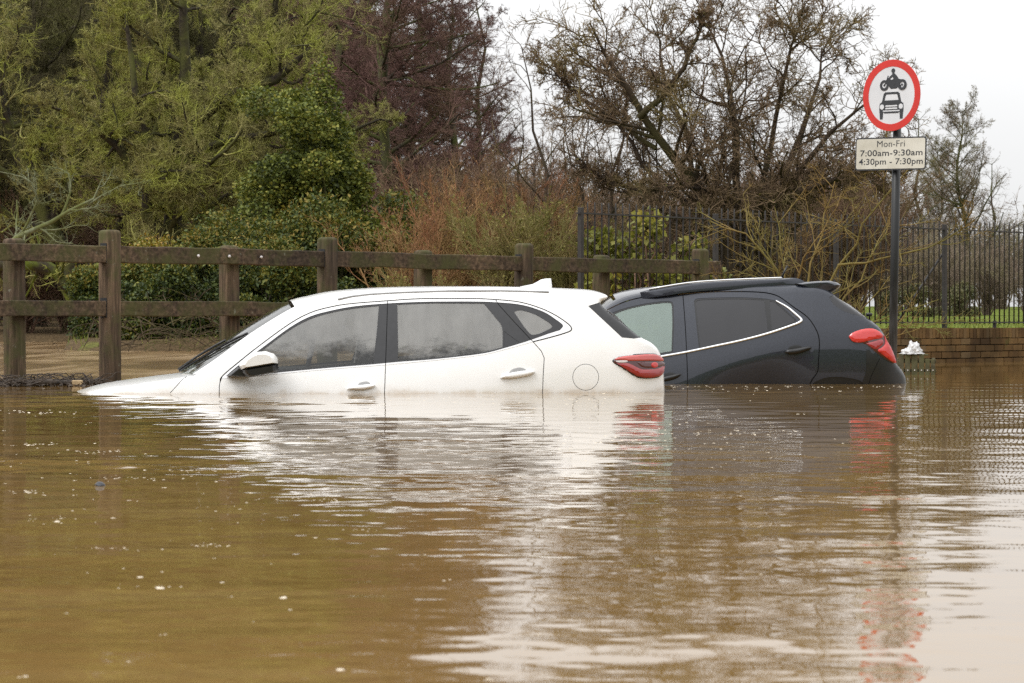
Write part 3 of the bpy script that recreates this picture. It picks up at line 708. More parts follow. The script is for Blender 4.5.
    glass('mist_glass',(.60,.62,.61),(.30,.30,.29),.40,.9,3.2,(.24,.36,.42))
    glass('green_glass',(.62,.72,.66),(.25,.32,.29),.55,.75,2.5)
    glass('privacy_glass',(.07,.07,.08),(.026,.026,.030),.6,.85,5)
    glass('dark_glass',(.10,.10,.11),(.030,.030,.034),.55,.8,5)
    glass('screen_glass',(.45,.50,.46),(.06,.065,.055),.15,.35,3)
    # weathered fence timber
    t=NT('timber'); v=t.obj((1,1,1)); vl=t.obj((30,30,2.5)); vl2=t.obj((2.5,30,30))
    at=t.n('ShaderNodeAttribute',attribute_name='along')
    vv=t.n('ShaderNodeMix',{0:(at,'Fac')},data_type='VECTOR'); t.t.links.new(vl.outputs[0],vv.inputs[4]); t.t.links.new(vl2.outputs[0],vv.inputs[5])
    gr=t.noise(1.0,6,.65,(vv,1)); c=t.ramp(gr,[(.28,(.016,.011,.007)),(.48,(.066,.045,.029)),(.72,(.160,.112,.074))])
    br=t.ramp(t.noise(1.3,3,.5,v),[(.35,(.62,.62,.62)),(.65,(1.25,1.2,1.12))]); c=t.mix(1.0,c,br,'MULTIPLY')
    ms=t.ramp(t.noise(3.2,6,.68,v),[(.44,(0,0,0)),(.62,(.8,.8,.8))]); c=t.mix(ms,c,(.060,.062,.018))
    li=t.ramp(t.noise(22,5,.6,v),[(.66,(0,0,0)),(.72,(.6,.6,.6))]); c=t.mix(li,c,(.20,.20,.15))
    t.bsdf(Base_Color=c,Roughness=.85,Specular_IOR_Level=.25,Normal=t.bump(gr,.6,.008)); M['timber']=t.m
    # bricks
    t=NT('brick'); at=t.n('ShaderNodeAttribute',attribute_name='tint'); v=t.obj()
    c=t.ramp((at,'Fac'),[(0,(.085,.046,.018)),(.35,(.140,.078,.028)),(.7,(.195,.115,.044)),(1,(.165,.11,.055))])
    ng=t.noise(1.3,5,.65,v); dk=t.ramp(ng,[(.38,(.42,.42,.40)),(.60,(1,1,1))]); c=t.mix(1.0,c,dk,'MULTIPLY')
    fi=t.noise(45,4,.6,v); c=t.mix(t.ramp(fi,[(.35,(.35,.35,.35)),(.6,(0,0,0))]),c,(.07,.045,.022))
    ms=t.ramp(t.noise(2.6,5,.7,v),[(.6,(0,0,0)),(.74,(.7,.7,.7))]); c=t.mix(ms,c,(.055,.062,.014))
    t.bsdf(Base_Color=c,Roughness=.9,Specular_IOR_Level=.2,Normal=t.bump(fi,.4,.006)); M['brick']=t.m
    M['mortar']=simple('mortar',(.085,.062,.036),.95,0,0,.4,14)
    M['iron']=simple('iron',(.018,.015,.013),.6,0,0,.5,25)
    # pole: black paint, worn to grey low down
    t=NT('pole'); v=t.obj(); nz=t.noise(9,5,.65,v); s=t.n('ShaderNodeSeparateXYZ',{0:v}); z=t.math('ADD',(s,'Z'),t.math('MULTIPLY',nz,.5))
    w=t.ramp(t.math('MULTIPLY',z,.5),[(.38,(1,1,1)),(.58,(0,0,0))]); 
    c=t.mix(t.math('MULTIPLY',w,t.ramp(t.noise(16,5,.6,t.obj((1,1,.12))),[(.35,(.1,.1,.1)),(.65,(1,1,1))])),(.007,.0075,.0075),(.085,.088,.095))
    t.bsdf(Base_Color=c,Roughness=.42,Specular_IOR_Level=.4); M['pole']=t.m
    M['sign_red']=simple('sign_red',(.50,.018,.010),.35,0,0,.10,6)
    M['sign_white']=simple('sign_white',(.56,.57,.59),.4,0,0,.05,5)
    t=NT('plate_white'); v=t.obj(); c=t.ramp(t.noise(4,5,.6,v),[(.35,(.42,.40,.33)),(.65,(.56,.54,.47))])
    st=t.ramp(t.noise(2.2,6,.7,v),[(.62,(0,0,0)),(.74,(.6,.6,.6))]); c=t.mix(st,c,(.24,.24,.14)); t.bsdf(Base_Color=c,Roughness=.5); M['plate_white']=t.m
    M['sign_black']=simple('sign_black',(.020,.022,.026),.45)
    M['galv']=simple('galvanised',(.22,.23,.23),.5,.6,0,.2,12)
    # vegetation
    M['olive_twig']=bark('olive_twig',(.050,.044,.014),(.40,.36,.14),(.27,.285,.055),.45,4.0)
    M['olive_bark']=bark('olive_bark',(.014,.011,.008),(.055,.045,.030),(.075,.078,.022),.42,5)
    M['lichen_bark']=bark('lichen_bark',(.060,.062,.034),(.21,.225,.135),(.11,.12,.04),.45,6)
    M['moss_bark']=bark('moss_bark',(.020,.016,.010),(.05,.040,.024),(.080,.098,.010),.50,6)
    M['alder_twig']=bark('alder_twig',(.060,.032,.028),(.195,.110,.090),(.14,.090,.055),.3,1.2)
    M['shaded_twig']=bark('shaded_twig',(.022,.018,.008),(.105,.090,.040),(.085,.085,.022),.4,2.0)
    M['alder_bark']=bark('alder_bark',(.030,.022,.018),(.085,.065,.048),(.07,.075,.022),.55,3)
    M['haw_twig']=bark('haw_twig',(.070,.046,.029),(.22,.152,.092),(.19,.15,.065),.3,1.5)
    M['haw_bark']=bark('haw_bark',(.020,.014,.010),(.075,.053,.036),(.060,.054,.022),.3,3)
    M['red_twig']=bark('red_twig',(.12,.048,.024),(.33,.155,.080),(.26,.18,.07),.5,1.4)
    M['tan_twig']=bark('tan_twig',(.11,.075,.030),(.30,.22,.10),(.17,.16,.05),.5,1.4)
    M['willow_twig']=bark('willow_twig',(.10,.062,.020),(.27,.185,.065),(.15,.135,.04),.5,2)
    M['brown_twig']=bark('brown_twig',(.070,.041,.028),(.21,.128,.085),(.14,.115,.045),.35,1.0)
    M['bramble_twig']=bark('bramble_twig',(.03,.021,.013),(.10,.075,.047),(.09,.08,.03),.4,3)
    M['hazed_twig']=bark('hazed_twig',(.11,.080,.060),(.25,.19,.145),(.20,.185,.085),.4,.8)  # twig colour paled to paint in the haze of distance
    M['laurel']=leafmat('laurel',[(0,(.012,.022,.005)),(.35,(.034,.054,.010)),(.62,(.075,.100,.014)),(.85,(.17,.16,.02)),(1,(.24,.17,.03))],.6)
    M['golden']=leafmat('golden',[(0,(.025,.036,.006)),(.3,(.075,.088,.012)),(.6,(.17,.165,.018)),(.85,(.27,.225,.026)),(1,(.32,.19,.03))])
    M['ivy']=leafmat('ivy',[(0,(.018,.026,.005)),(.35,(.070,.092,.014)),(.7,(.155,.175,.024)),(1,(.26,.23,.035))],.65)
    M['yellowing']=leafmat('yellowing',[(0,(.075,.080,.014)),(.4,(.150,.155,.026)),(.75,(.25,.23,.04)),(1,(.36,.25,.05))],.5,.3)
    M['dead_leaf']=leafmat('dead_leaf',[(0,(.06,.032,.016)),(.5,(.14,.075,.036)),(1,(.22,.13,.06))],.7,.2)
    M['budding']=leafmat('budding',[(0,(.080,.075,.016)),(.5,(.165,.155,.032)),(1,(.27,.24,.06))],.6,.3)
    M['far_leaf']=leafmat('far_leaf',[(0,(.07,.080,.035)),(.5,(.12,.12,.05)),(1,(.19,.15,.07))],.6,.2)
    # ground
    t=NT('ground'); v=t.obj(); a=t.noise(.9,6,.65,v); b=t.noise(.16,4,.6,v); f=t.noise(14,4,.6,v)
    soil=t.ramp(f,[(.3,(.045,.030,.015)),(.7,(.12,.082,.042))]); gr=t.ramp(f,[(.3,(.060,.085,.012)),(.7,(.15,.185,.026))])
    g=t.n('ShaderNodeNewGeometry'); sx=t.n('ShaderNodeSeparateXYZ',{0:(g,'Position')}); right=t.n('ShaderNodeMapRange',{'Value':(sx,'X'),'From Min':-1.0,'From Max':3.0})
    k=t.math('ADD',t.math('MULTIPLY',right,.35),t.math('ADD',t.math('MULTIPLY',a,.5),t.math('MULTIPLY',b,.5)))
    t.bsdf(Base_Color=t.mix(t.ramp(k,[(.55,(0,0,0)),(.68,(1,1,1))]),soil,gr),Roughness=.95,Specular_IOR_Level=.1,Normal=t.bump(f,.7,.05)); M['ground']=t.m
    M['grass']=leafmat('grass',[(0,(.07,.10,.014)),(.5,(.15,.19,.026)),(1,(.27,.27,.06))],.6,.25)
    # flood water: opaque silt-laden body under a clear rippled surface
    t=NT('flood_water'); v=t.obj((1,1,1)); vs=t.obj((.22,.8,1))
    n=t.noise(.5,5,.62,vs,.6); n2=t.noise(2.2,5,.6,vs,1.0)
    m=t.math('ADD',t.math('MULTIPLY',n,.65),t.math('MULTIPLY',n2,.35))
    c=t.ramp(m,[(.34,(.162,.091,.027)),(.52,(.203,.121,.038)),(.68,(.265,.170,.066))])
    g=t.n('ShaderNodeNewGeometry'); sx=t.n('ShaderNodeSeparateXYZ',{0:(g,'Position')}); far=t.n('ShaderNodeMapRange',{'Value':t.math('ADD',(sx,'Y'),t.math('MULTIPLY',n2,3)),'From Min':24.5,'From Max':27.5}); lft=t.n('ShaderNodeMapRange',{'Value':(sx,'X'),'From Min':-.5,'From Max':-2.2}); far=t.math('MULTIPLY',far,lft)
    c=t.mix(far,c,t.ramp(t.noise(1.0,5,.62,t.obj((.9,.16,1)),.8),[(.40,(.14,.082,.036)),(.5,(.26,.165,.080)),(.60,(.44,.31,.18))]))
    r1=t.noise(9,4,.6,t.obj((.8,1.5,1)),.5); r2=t.noise(38,3,.55,t.obj((.8,1.3,1)),.3)
    pat=t.ramp(t.noise(.35,3,.5,t.obj((.35,1.0,1))),[(.35,(.25,.25,.25)),(.65,(1,1,1))])
    h=t.math('ADD',t.math('MULTIPLY',t.math('MULTIPLY',r1,pat),.0015),t.math('MULTIPLY',t.math('MULTIPLY',r2,pat),.0001))
    h=t.math('ADD',h,t.math('MULTIPLY',t.math('MULTIPLY',far,t.noise(.9,4,.6,t.obj((1.2,.22,1)),1.0)),.22))
    b=t.n('ShaderNodeBump',{'Height':h,'Strength':WB,'Distance':1.0})
    t.bsdf(Base_Color=c,Roughness=t.n('ShaderNodeMapRange',{'Value':far,'To Min':.005,'To Max':.14}),IOR=1.333,Specular_IOR_Level=.5,Normal=b); M['water']=t.m
    t=NT('foam'); t.bsdf(Base_Color=(.62,.54,.42),Roughness=.5); M['foam']=t.m  # colours the foam and the flecks painted as sky glints
    M['litter']=simple('litter',(.045,.032,.022),.8,0,0,.6,30)
    M['bag']=simple('bag',(.50,.495,.49),.3,0,.3,.2,25)
    M['slat']=bark('slat',(.045,.042,.024),(.12,.105,.065),(.08,.085,.03),.5,6)
    M['pale_timber']=simple('pale_timber',(.40,.29,.16),.8,0,0,.3,12)
    M['slime']=simple('dark_plastic',(.020,.022,.028),.4)
WB=.22
# ------------------------------------------------------------------ setting
def grid_mesh(name,xs,ys,zf):
    X,Y=np.meshgrid(xs,ys,indexing='ij'); Z=zf(X,Y); V=np.stack([X,Y,Z],-1).reshape(-1,3); n=len(ys)
    i=np.arange(len(xs)-1)[:,None]*n; j=np.arange(n-1)[None]
    return mesh_np(name,V,np.stack([i+j,i+n+j,i+n+j+1,i+j+1],-1).reshape(-1,4))

rw=np.random.default_rng(11)
NW=80
WL=np.exp(rw.uniform(math.log(.075),math.log(1.5),NW)); WA=np.where(WL<.45,rw.uniform(0,2*math.pi,NW),rw.normal(math.pi/2,1.0,NW)); WP=rw.uniform(0,2*math.pi,NW)
WS=.0122*math.sqrt(2/NW)*np.where(WL<.5,1.15,.75)
def wave_z(x,y,res=0.0):
    """height of the rippled water; waves shorter than the local mesh spacing fade out"""
    z=np.zeros_like(x)
    q=.5+.28*np.sin(.9*x+.9*np.sin(.31*y)+1.7)*np.sin(.63*y+.8*np.sin(.7*x))+.22*np.sin(1.9*y+1.3*np.sin(.9*x)+.6*x)*np.sin(.37*x+.5*y)
    turb=ss(.5,-1.6,x)*ss(6.5,9.5,y)*(1-ss(19,23,y))+.45*ss(14,17,y)*(1-ss(21,24,y))
    p=.55+.7*q+2.6*turb*ss(.45,.75,q)
    for l,a,ph,s in zip(WL,WA,WP,WS):
        k=2*math.pi/l; amp=s/k*ss(1.8,3.4,l/np.maximum(res,1e-6)) if np.ndim(res) else s/k
        z+=amp*np.sin(k*(math.cos(a)*x+math.sin(a)*y)+ph+.7*np.sin(.8*x-.6*y))
    return z*np.clip(p,.3,3.6)

def water():
    core=np.linspace(-.235,.235,560); st=[]; u=.235; du=.0012
    while u<22: du*=1.22; u+=du; st.append(u)
    U=np.concatenate([-np.array(st)[::-1],core,st])
    Y=[3.2]
    while Y[-1]<1400:
        y=Y[-1]; Y.append(y+min(max(.011,y*y*.00020),12) if y<45 else y*1.05)
    back=[-70,-40,-20,-10,-5,-1,1,2.2]
    Yr=np.array(back+Y)
    uu,yy=np.meshgrid(U,Yr,indexing='ij'); xx=uu*np.maximum(yy,3.2)
    dx=np.gradient(uu,axis=0)*np.maximum(yy,3.2); dy=np.gradient(yy,axis=1); res=np.maximum(dx,dy)
    z=wave_z(xx,yy,res)*(1-.9*ss(22.5,28,yy))*(1-ss(30,90,yy))
    V=np.stack([xx,yy,z],-1).reshape(-1,3); n=len(Yr)
    i=np.arange(len(U)-1)[:,None]*n; j=np.arange(n-1)[None]
    o=link('water',mesh_np('water',V,np.stack([i+j,i+n+j,i+n+j+1,i+j+1],-1).reshape(-1,4)),M['water']); tag(o,kind='structure')
    return o

def ground():
    xs=np.concatenate([-np.geomspace(900,22,26),np.arange(-20,24,.45),np.geomspace(25,900,26)])
    ys=np.concatenate([-np.geomspace(900,50,14),np.arange(-45,24,4.0),np.arange(25,95,.45),np.geomspace(97,1500,30)])
    o=link('ground',grid_mesh('ground',xs,ys,ground_z),M['ground']); tag(o,kind='structure')

def fence():
    e=empty('wooden_fence',(0,0,0)); tag(e,'weathered timber post and rail fence with mossy rails behind the white car','fence')
    A=P(110,320,24.0); B=P(700,320,30.2); d=(B-A)[:2]; d/=np.linalg.norm(d); nrm_=np.array([d[1],-d[0]])   # nrm_: camera side
    R=np.array([[d[0],-nrm_[0]*-1,0],[d[1],-nrm_[1]*-1,0],[0,0,1]]); R=np.array([[d[0],-d[1],0],[d[1],d[0],0],[0,0,1]])
    def s_of(px):
        a=(px-512)/F; return (a*A[1]-A[0])/(d[0]-a*d[1])
    rng=np.random.default_rng(5)
    def attr(o,v): a=o.data.attributes.new('along','FLOAT','POINT'); a.data.foreach_set('value',np.full(len(o.data.vertices),v,np.float32))
    main=[s_of(p) for p in (110,327,523,700)]; sp=main[1]-main[0]; main=[main[0]-sp*1.96,main[0]-sp*.98]+main
    hs=[1.29,1.29,1.29,1.285,1.285,1.285]
    for s,h in zip(main,hs):
        p=A[:2]+d*s; b=MB(); R2=R@np.array(Matrix.Rotation(rng.normal(0,.012),3,'X'))
        b.box((p[0],p[1],(h-.9)/2),(.152,.152,h+.9),R2); o=b.build('post',M['timber'],e,True,.035,4); attr(o,0)
        for zr in (1.085,.625):                                # dark mortise round each rail end
            for sd in (-1,):
                q=p+d*sd*.0775; m=MB(); m.box((q[0]+nrm_[0]*.008,q[1]+nrm_[1]*.008,zr+.008),(.004,.080,.166),R2); m.build('mortise',M['gap'],o)
    for px,h in ((18,1.20),(234,1.19),(427,1.195),(605,1.195)):
        s=s_of(px)+.06; p=A[:2]+d*s-nrm_*.115; b=MB(); R2=R@np.array(Matrix.Rotation(rng.normal(0,.015),3,'Y'))
        b.box((p[0],p[1],(h-.9)/2),(.165,.13,h+.9),R2); o=b.build('post',M['timber'],e,True,.035,3); attr(o,0)
    for zr,hh,ends in ((1.085,.142,main+[main[-1]+.34]),(.625,.128,main)):
        for a,b_ in zip(ends[:-1],ends[1:]):
            m=MB(); k=9; V=[]
            ts=np.linspace(a+.02,b_-.02,k)
            for i,t in enumerate(ts):
                c=A[:2]+d*t+nrm_*(.012+.003*rng.normal()); z=zr+.003*rng.normal()
                for (u,w) in ((-1,-1),(1,-1),(1,1),(-1,1)):
                    q=c+nrm_*u*.034; V.append([q[0],q[1],z+w*hh/2*(1+.03*rng.normal())])
            Q=[[i*4+j,i*4+(j+1)%4,i*4+4+(j+1)%4,i*4+4+j] for i in range(k-1) for j in range(4)]+[[3,2,1,0],[(k-1)*4+j for j in range(4)]]
            m.add(V,Q); o=m.build('rail',M['timber'],e,False,.008,2)
            a_=o.data.attributes.new('along','FLOAT','POINT'); a_.data.foreach_set('value',np.full(len(o.data.vertices),1.0,np.float32))
    for px,py in ((194,256),(225,256.4),(257,257.2)):
        s=s_of(px); q=A[:2]+d*s+nrm_*.050; z=CH-(py-HY)/F*(A[1]+d[1]*s); b=MB(); b.tube([(q[0],q[1],z),(q[0]+nrm_[0]*.012,q[1]+nrm_[1]*.012,z)],.013,8); b.build('bolt_head',M['pale_plastic'],e,True)

def wall_and_railing():
    L0,L1=.05,12.0; rng=np.random.default_rng(8); zt=.43
    e=empty('brick_wall',(0,0,0)); tag(e,'low yellow brown brick wall with a soldier course on top, standing in the water','wall')
    ang=math.atan2(RD[1],RD[0]); R=np.array(Matrix.Rotation(ang,3,'Z'))
    def pos(s,o,z): q=RA+RD*s-RN*o; return (q[0],q[1],z)
    core=MB(); c=pos((L0+L1)/2,-.115,(zt-.125-.7)/2); core.box(c,(L1-L0,.20,zt-.13+.7),R); core.build('mortar_core',M['mortar'],e)
    def bricks(lst,name):
        mb=MB(); tint=[]
        for (s,z,w,h,dep,oo) in lst:
            b=len(mb.V); mb.box(pos(s,oo,z),(w,dep,h),R@np.array(Matrix.Rotation(rng.normal(0,.006),3,'Y'))); tint+= [float(np.clip(rng.normal(.5,.24),0,1))]*8
        me=mb.me(name); a=me.attributes.new('tint','FLOAT','POINT'); a.data.foreach_set('value',np.array(tint,np.float32)); return link(name,me,M['brick'],e)
    lst=[]; z=zt-.125-.0375-.006; k=0
    while z>-.35:
        s=L0+(.11 if k%2 else 0)
        while s<L1: lst.append((s+.1075,z+rng.normal(0,.001),.215+rng.normal(0,.003),.072,.10,.0+rng.normal(0,.003))); s+=.226
        z-=.083; k+=1
    bricks(lst,'brick_courses')
    lst=[]; s=L0
    while s<L1: lst.append((s+.034,zt-.0625+rng.normal(0,.002),.067,.122,.235,-.07+rng.normal(0,.003))); s+=.0775
    bricks(lst,'coping_bricks')
    # iron railing on the wall
    f=empty('iron_railing',(0,0,0)); tag(f,'black iron bar railing standing on the brick wall and running behind the shrubs','railing')
    off=-.10; zr0,zr1=.50,1.66
    for zr in (zr0,zr1): m=MB(); m.box(pos((L0+L1)/2,off,zr),(L1-L0+.1,.042,.016),R); m.build('rail',M['iron'],f)
    posts=np.arange(L0,L1+.1,2.36)
    s=L0+.115; 
    while s<L1:
        if min(abs(s-q) for q in posts)>.05:
            m=MB(); m.tube([pos(s,off,zr0-.02),pos(s,off,zr1+.10),pos(s,off,zr1+.125)],[.010,.010,.003],6); m.build('bar',M['iron'],f,True)
        s+=.118
    for q in posts: m=MB(); m.box(pos(q,off,(zr1+.06+zt-.2)/2),(.05,.05,zr1+.06-zt+.2),R); m.build('post',M['iron'],f,False,.004)
    for q in posts+1.18: m=MB(); m.box(pos(q,off,zt+.03),(.025,.04,.12),R); m.build('foot',M['iron'],f)
    b=posts[3]; m=MB(); m.tube([pos(b-.55,off-.45,.35),pos(b,off-.03,1.35)],.014,6); m.build('brace',M['iron'],f,True)

def circle(c,r,n=40,sy=1.0,a0=0,a1=2*math.pi): 
    a=np.linspace(a0,a1,n,endpoint=abs(a1-a0)<6.2); return [(c[0]+r*math.cos(t),c[1]+r*sy*math.sin(t)) for t in a]
def plate_mesh(name,polys,y0,y1):
    """flat outlines in (x,z), extruded from y0 (back) to y1 (front, towards -y)"""
    bm=bmesh.new()
    y1-=.00012
    for p in polys:
        y1+=.00012; p=[(a,b) for a,b in p]
        f=bm.faces.new([bm.verts.new((a,-y1,b)) for a,b in p]); bk=[bm.verts.new((a,-y0,b)) for a,b in p]; fv=list(f.verts); n=len(p)
        for i in range(n): bm.faces.new([fv[i],bk[i],bk[(i+1)%n],fv[(i+1)%n]])
    bmesh.ops.recalc_face_normals(bm,faces=bm.faces); bmesh.ops.triangulate(bm,faces=[f for f in bm.faces if len(f.verts)>4]); me=bpy.data.meshes.new(name); bm.to_mesh(me); bm.free(); return me
def ring_mesh(name,r0,r1,y0,y1,n=96):
    V=[];a=np.arange(n)*2*math.pi/n
    for r,y in ((r0,y0),(r0,y1),(r1,y1),(r1,y0)): V+= [(r*math.cos(t),-y,r*math.sin(t)) for t in a]
    Q=[[k*n+i,k*n+(i+1)%n,((k+1)%4)*n+(i+1)%n,((k+1)%4)*n+i] for k in range(4) for i in range(n)]
    return mesh_np(name,V,np.array(Q),False)
def rrect(w,h,r,n=6):
    o=[]
    for cx,cz,a in ((w/2-r,h/2-r,0),(-w/2+r,h/2-r,90),(-w/2+r,-h/2+r,180),(w/2-r,-h/2+r,270)):
        o+=[(cx+r*math.cos(rad(a+90*i/n)),cz+r*math.sin(rad(a+90*i/n))) for i in range(n+1)]
    return o
def text_mesh(body,width,cx,cz,y0,bold):
    cu=bpy.data.curves.new('t','FONT'); cu.body=body; cu.size=1; cu.offset=bold; cu.align_x='CENTER'; cu.extrude=.0; cu.space_character=1.04
    o=bpy.data.objects.new('t',cu); COL.objects.link(o); dg=bpy.context.evaluated_depsgraph_get(); me=bpy.data.meshes.new_from_object(o.evaluated_get(dg))
    bpy.data.objects.remove(o); bpy.data.curves.remove(cu)
    v=np.array([q.co[:] for q in me.vertices]); lo,hi=v.min(0),v.max(0); k=width/(hi[0]-lo[0]); dig=hi[1] if body[0]!='M' else hi[1]*.97
    for q in me.vertices: x,y,_=q.co; q.co=((x-(lo[0]+hi[0])/2)*k+cx,-y0,y*.060/dig+cz)
    return me
def seg(a,b,w):
    a=np.array(a);b=np.array(b);t=(b-a)/np.linalg.norm(b-a);n=np.array([-t[1],t[0]])*w/2
    return [tuple(a+n),tuple(a-n),tuple(b-n),tuple(b+n)]
def sign():
    Y=28.4; b=P(892.5,320,Y); e=empty('road_sign',(b[0],Y,0)); e.rotation_euler=(0,rad(1.0),0)
    tag(e,'round red bordered road sign on a dark pole with a white times plate','road sign')
    m=MB(); m.tube([(0,0,-.9),(0,0,3.02)],.042,20); m.build('pole',M['pole'],e,True)
    m=MB(); m.tube([(0,0,3.02),(0,0,3.035)],.049,20); m.build('pole_cap',M['pole'],e,True)
    ph=rad(-45); zc=2.768; zp=2.187
    f=empty('sign_disc',(-.02,0,zc)); f.parent=e; f.rotation_euler=(0,0,ph)
    y0=.062; R_=.356
    def L(n,me,mat,par): return link(n,me,mat,par)
    d=L('disc',plate_mesh('disc',[circle((0,0),R_*.985,72)],y0,y0+.004),M['sign_white'],f)
    g=L('back',plate_mesh('back',[circle((0,0),R_*.99,72)],y0-.004,y0-.001),M['galv'],f)
    r=L('red_border',ring_mesh('red_border',R_*.805,R_,y0+.001,y0+.007),M['sign_red'],f)
    S=lambda pts:[(x*R_*.93+.012,z*R_*.92) for x,z in pts]
    y1=y0+.0055
    # motorcycle with rider
    bk=[S([(-.30,.43),(-.16,.53),(-.05,.47),(.02,.49),(.12,.47),(.24,.49),(.40,.44),(.50,.38),(.47,.33),(.42,.39),(.30,.42),(.22,.30),(.17,.20),(-.06,.19),(-.13,.26),(-.16,.38)]),
        S([(-.03,.66),(.05,.68),(.14,.60),(.22,.50),(.20,.42),(.06,.44),(.0,.55)]),S(circle((.015,.745),.072,20)),
        S(seg((.0,.61),(-.15,.50),.07)),S(seg((-.17,.60),(-.24,.42),.035)),S(seg((-.18,.52),(-.30,.32),.05)),S(seg((.10,.46),(.0,.28),.09)),S(seg((-.02,.24),(.32,.28),.05))]
    def ringpoly(c,r0,r1,n=28):
        o=circle(c,r1,n); i=circle(c,r0,n); return [[o[k],o[(k+1)%n],i[(k+1)%n],i[k]] for k in range(n)]
    q=[]
    for c in ((-.31,.31),(.36,.31)): q+= [S(x) for x in ringpoly(c,.085,.165)]+[S(circle(c,.03,10))]
    L('motorcycle_symbol',plate_mesh('motorcycle_symbol',bk+q,y0+.003,y1),M['sign_black'],f)
    # car from the front
    def band(o,i): return [[o[k],o[(k+1)%len(o)],i[(k+1)%len(o)],i[k]] for k in range(len(o))]
    ro=[(-.33,.05),(-.27,.10),(.21,.10),(.27,.05),(.33,-.20),(-.39,-.20)]; ri=[(-.25,0),(-.22,.03),(.16,.03),(.19,0),(.235,-.15),(-.295,-.15)]
    cr=[S(x) for x in band(ro,ri)]+[S([(-.40,-.20),(.34,-.20),(.41,-.25),(.425,-.34),(.42,-.52),(-.48,-.52),(-.485,-.34),(-.47,-.25)]),S([(-.47,-.52),(-.34,-.52),(-.35,-.72),(-.455,-.72)]),S([(.28,-.52),(.41,-.52),(.395,-.72),(.29,-.72)]),S([(-.30,-.52),(.24,-.52),(.24,-.545),(-.30,-.545)])]
    L('car_symbol',plate_mesh('car_symbol',cr,y0+.003,y1),M['sign_black'],f)
    wh=[S(circle((-.385,-.345),.078,24)),S(circle((.325,-.345),.078,24))]+[S([(-.25,z),(.19,z),(.19,z-.045),(-.25,z-.045)]) for z in (-.30,-.375)]+[S([(-.34,-.455),(.28,-.455),(.28,-.49),(-.34,-.49)])]
    L('car_symbol_highlights',plate_mesh('car_symbol_highlights',wh,y0+.004,y1+.0015),M['sign_white'],f)
    for z in (-.14,.16): mm=MB(); mm.box((0,-y0+.018,z),(.5,.03,.045)); mm.build('mounting_channel',M['galv'],f,False,.003)
    p=empty('times_plate',(-.02,0,zp)); p.parent=e; p.rotation_euler=(0,rad(.6),ph)
    w,h=.880,.328
    L('plate_rim',plate_mesh('plate_rim',[rrect(w,h,.03)],y0,y0+.004),M['sign_black'],p)
    L('plate_face',plate_mesh('plate_face',[rrect(w-.028,h-.028,.022)],y0+.003,y0+.006),M['plate_white'],p)
    for body,wd,cx,cz in (('Mon-Fri',.345,.005,.068),('7:00am-9:30am',.775,.01,-.021),('4:30pm - 7:30pm',.795,.005,-.107)):
        me=text_mesh(body,wd,cx,cz,y0+.0068,.0 if body[0]=='M' else .012)
        cuts=[-9,cx-.046,cx+.03,9] if ' ' in body else [-9,9]
        for a,b in zip(cuts[:-1],cuts[1:]):
            m2=me.copy(); bm=bmesh.new(); bm.from_mesh(m2); bmesh.ops.delete(bm,geom=[v for v in bm.verts if not a<=v.co.x<b],context='VERTS'); bm.to_mesh(m2); bm.free(); L('lettering',m2,M['sign_black'],p)
    mm=MB(); mm.box((0,-y0+.018,0),(.5,.03,.045)); mm.build('mounting_channel',M['galv'],p,False,.003)

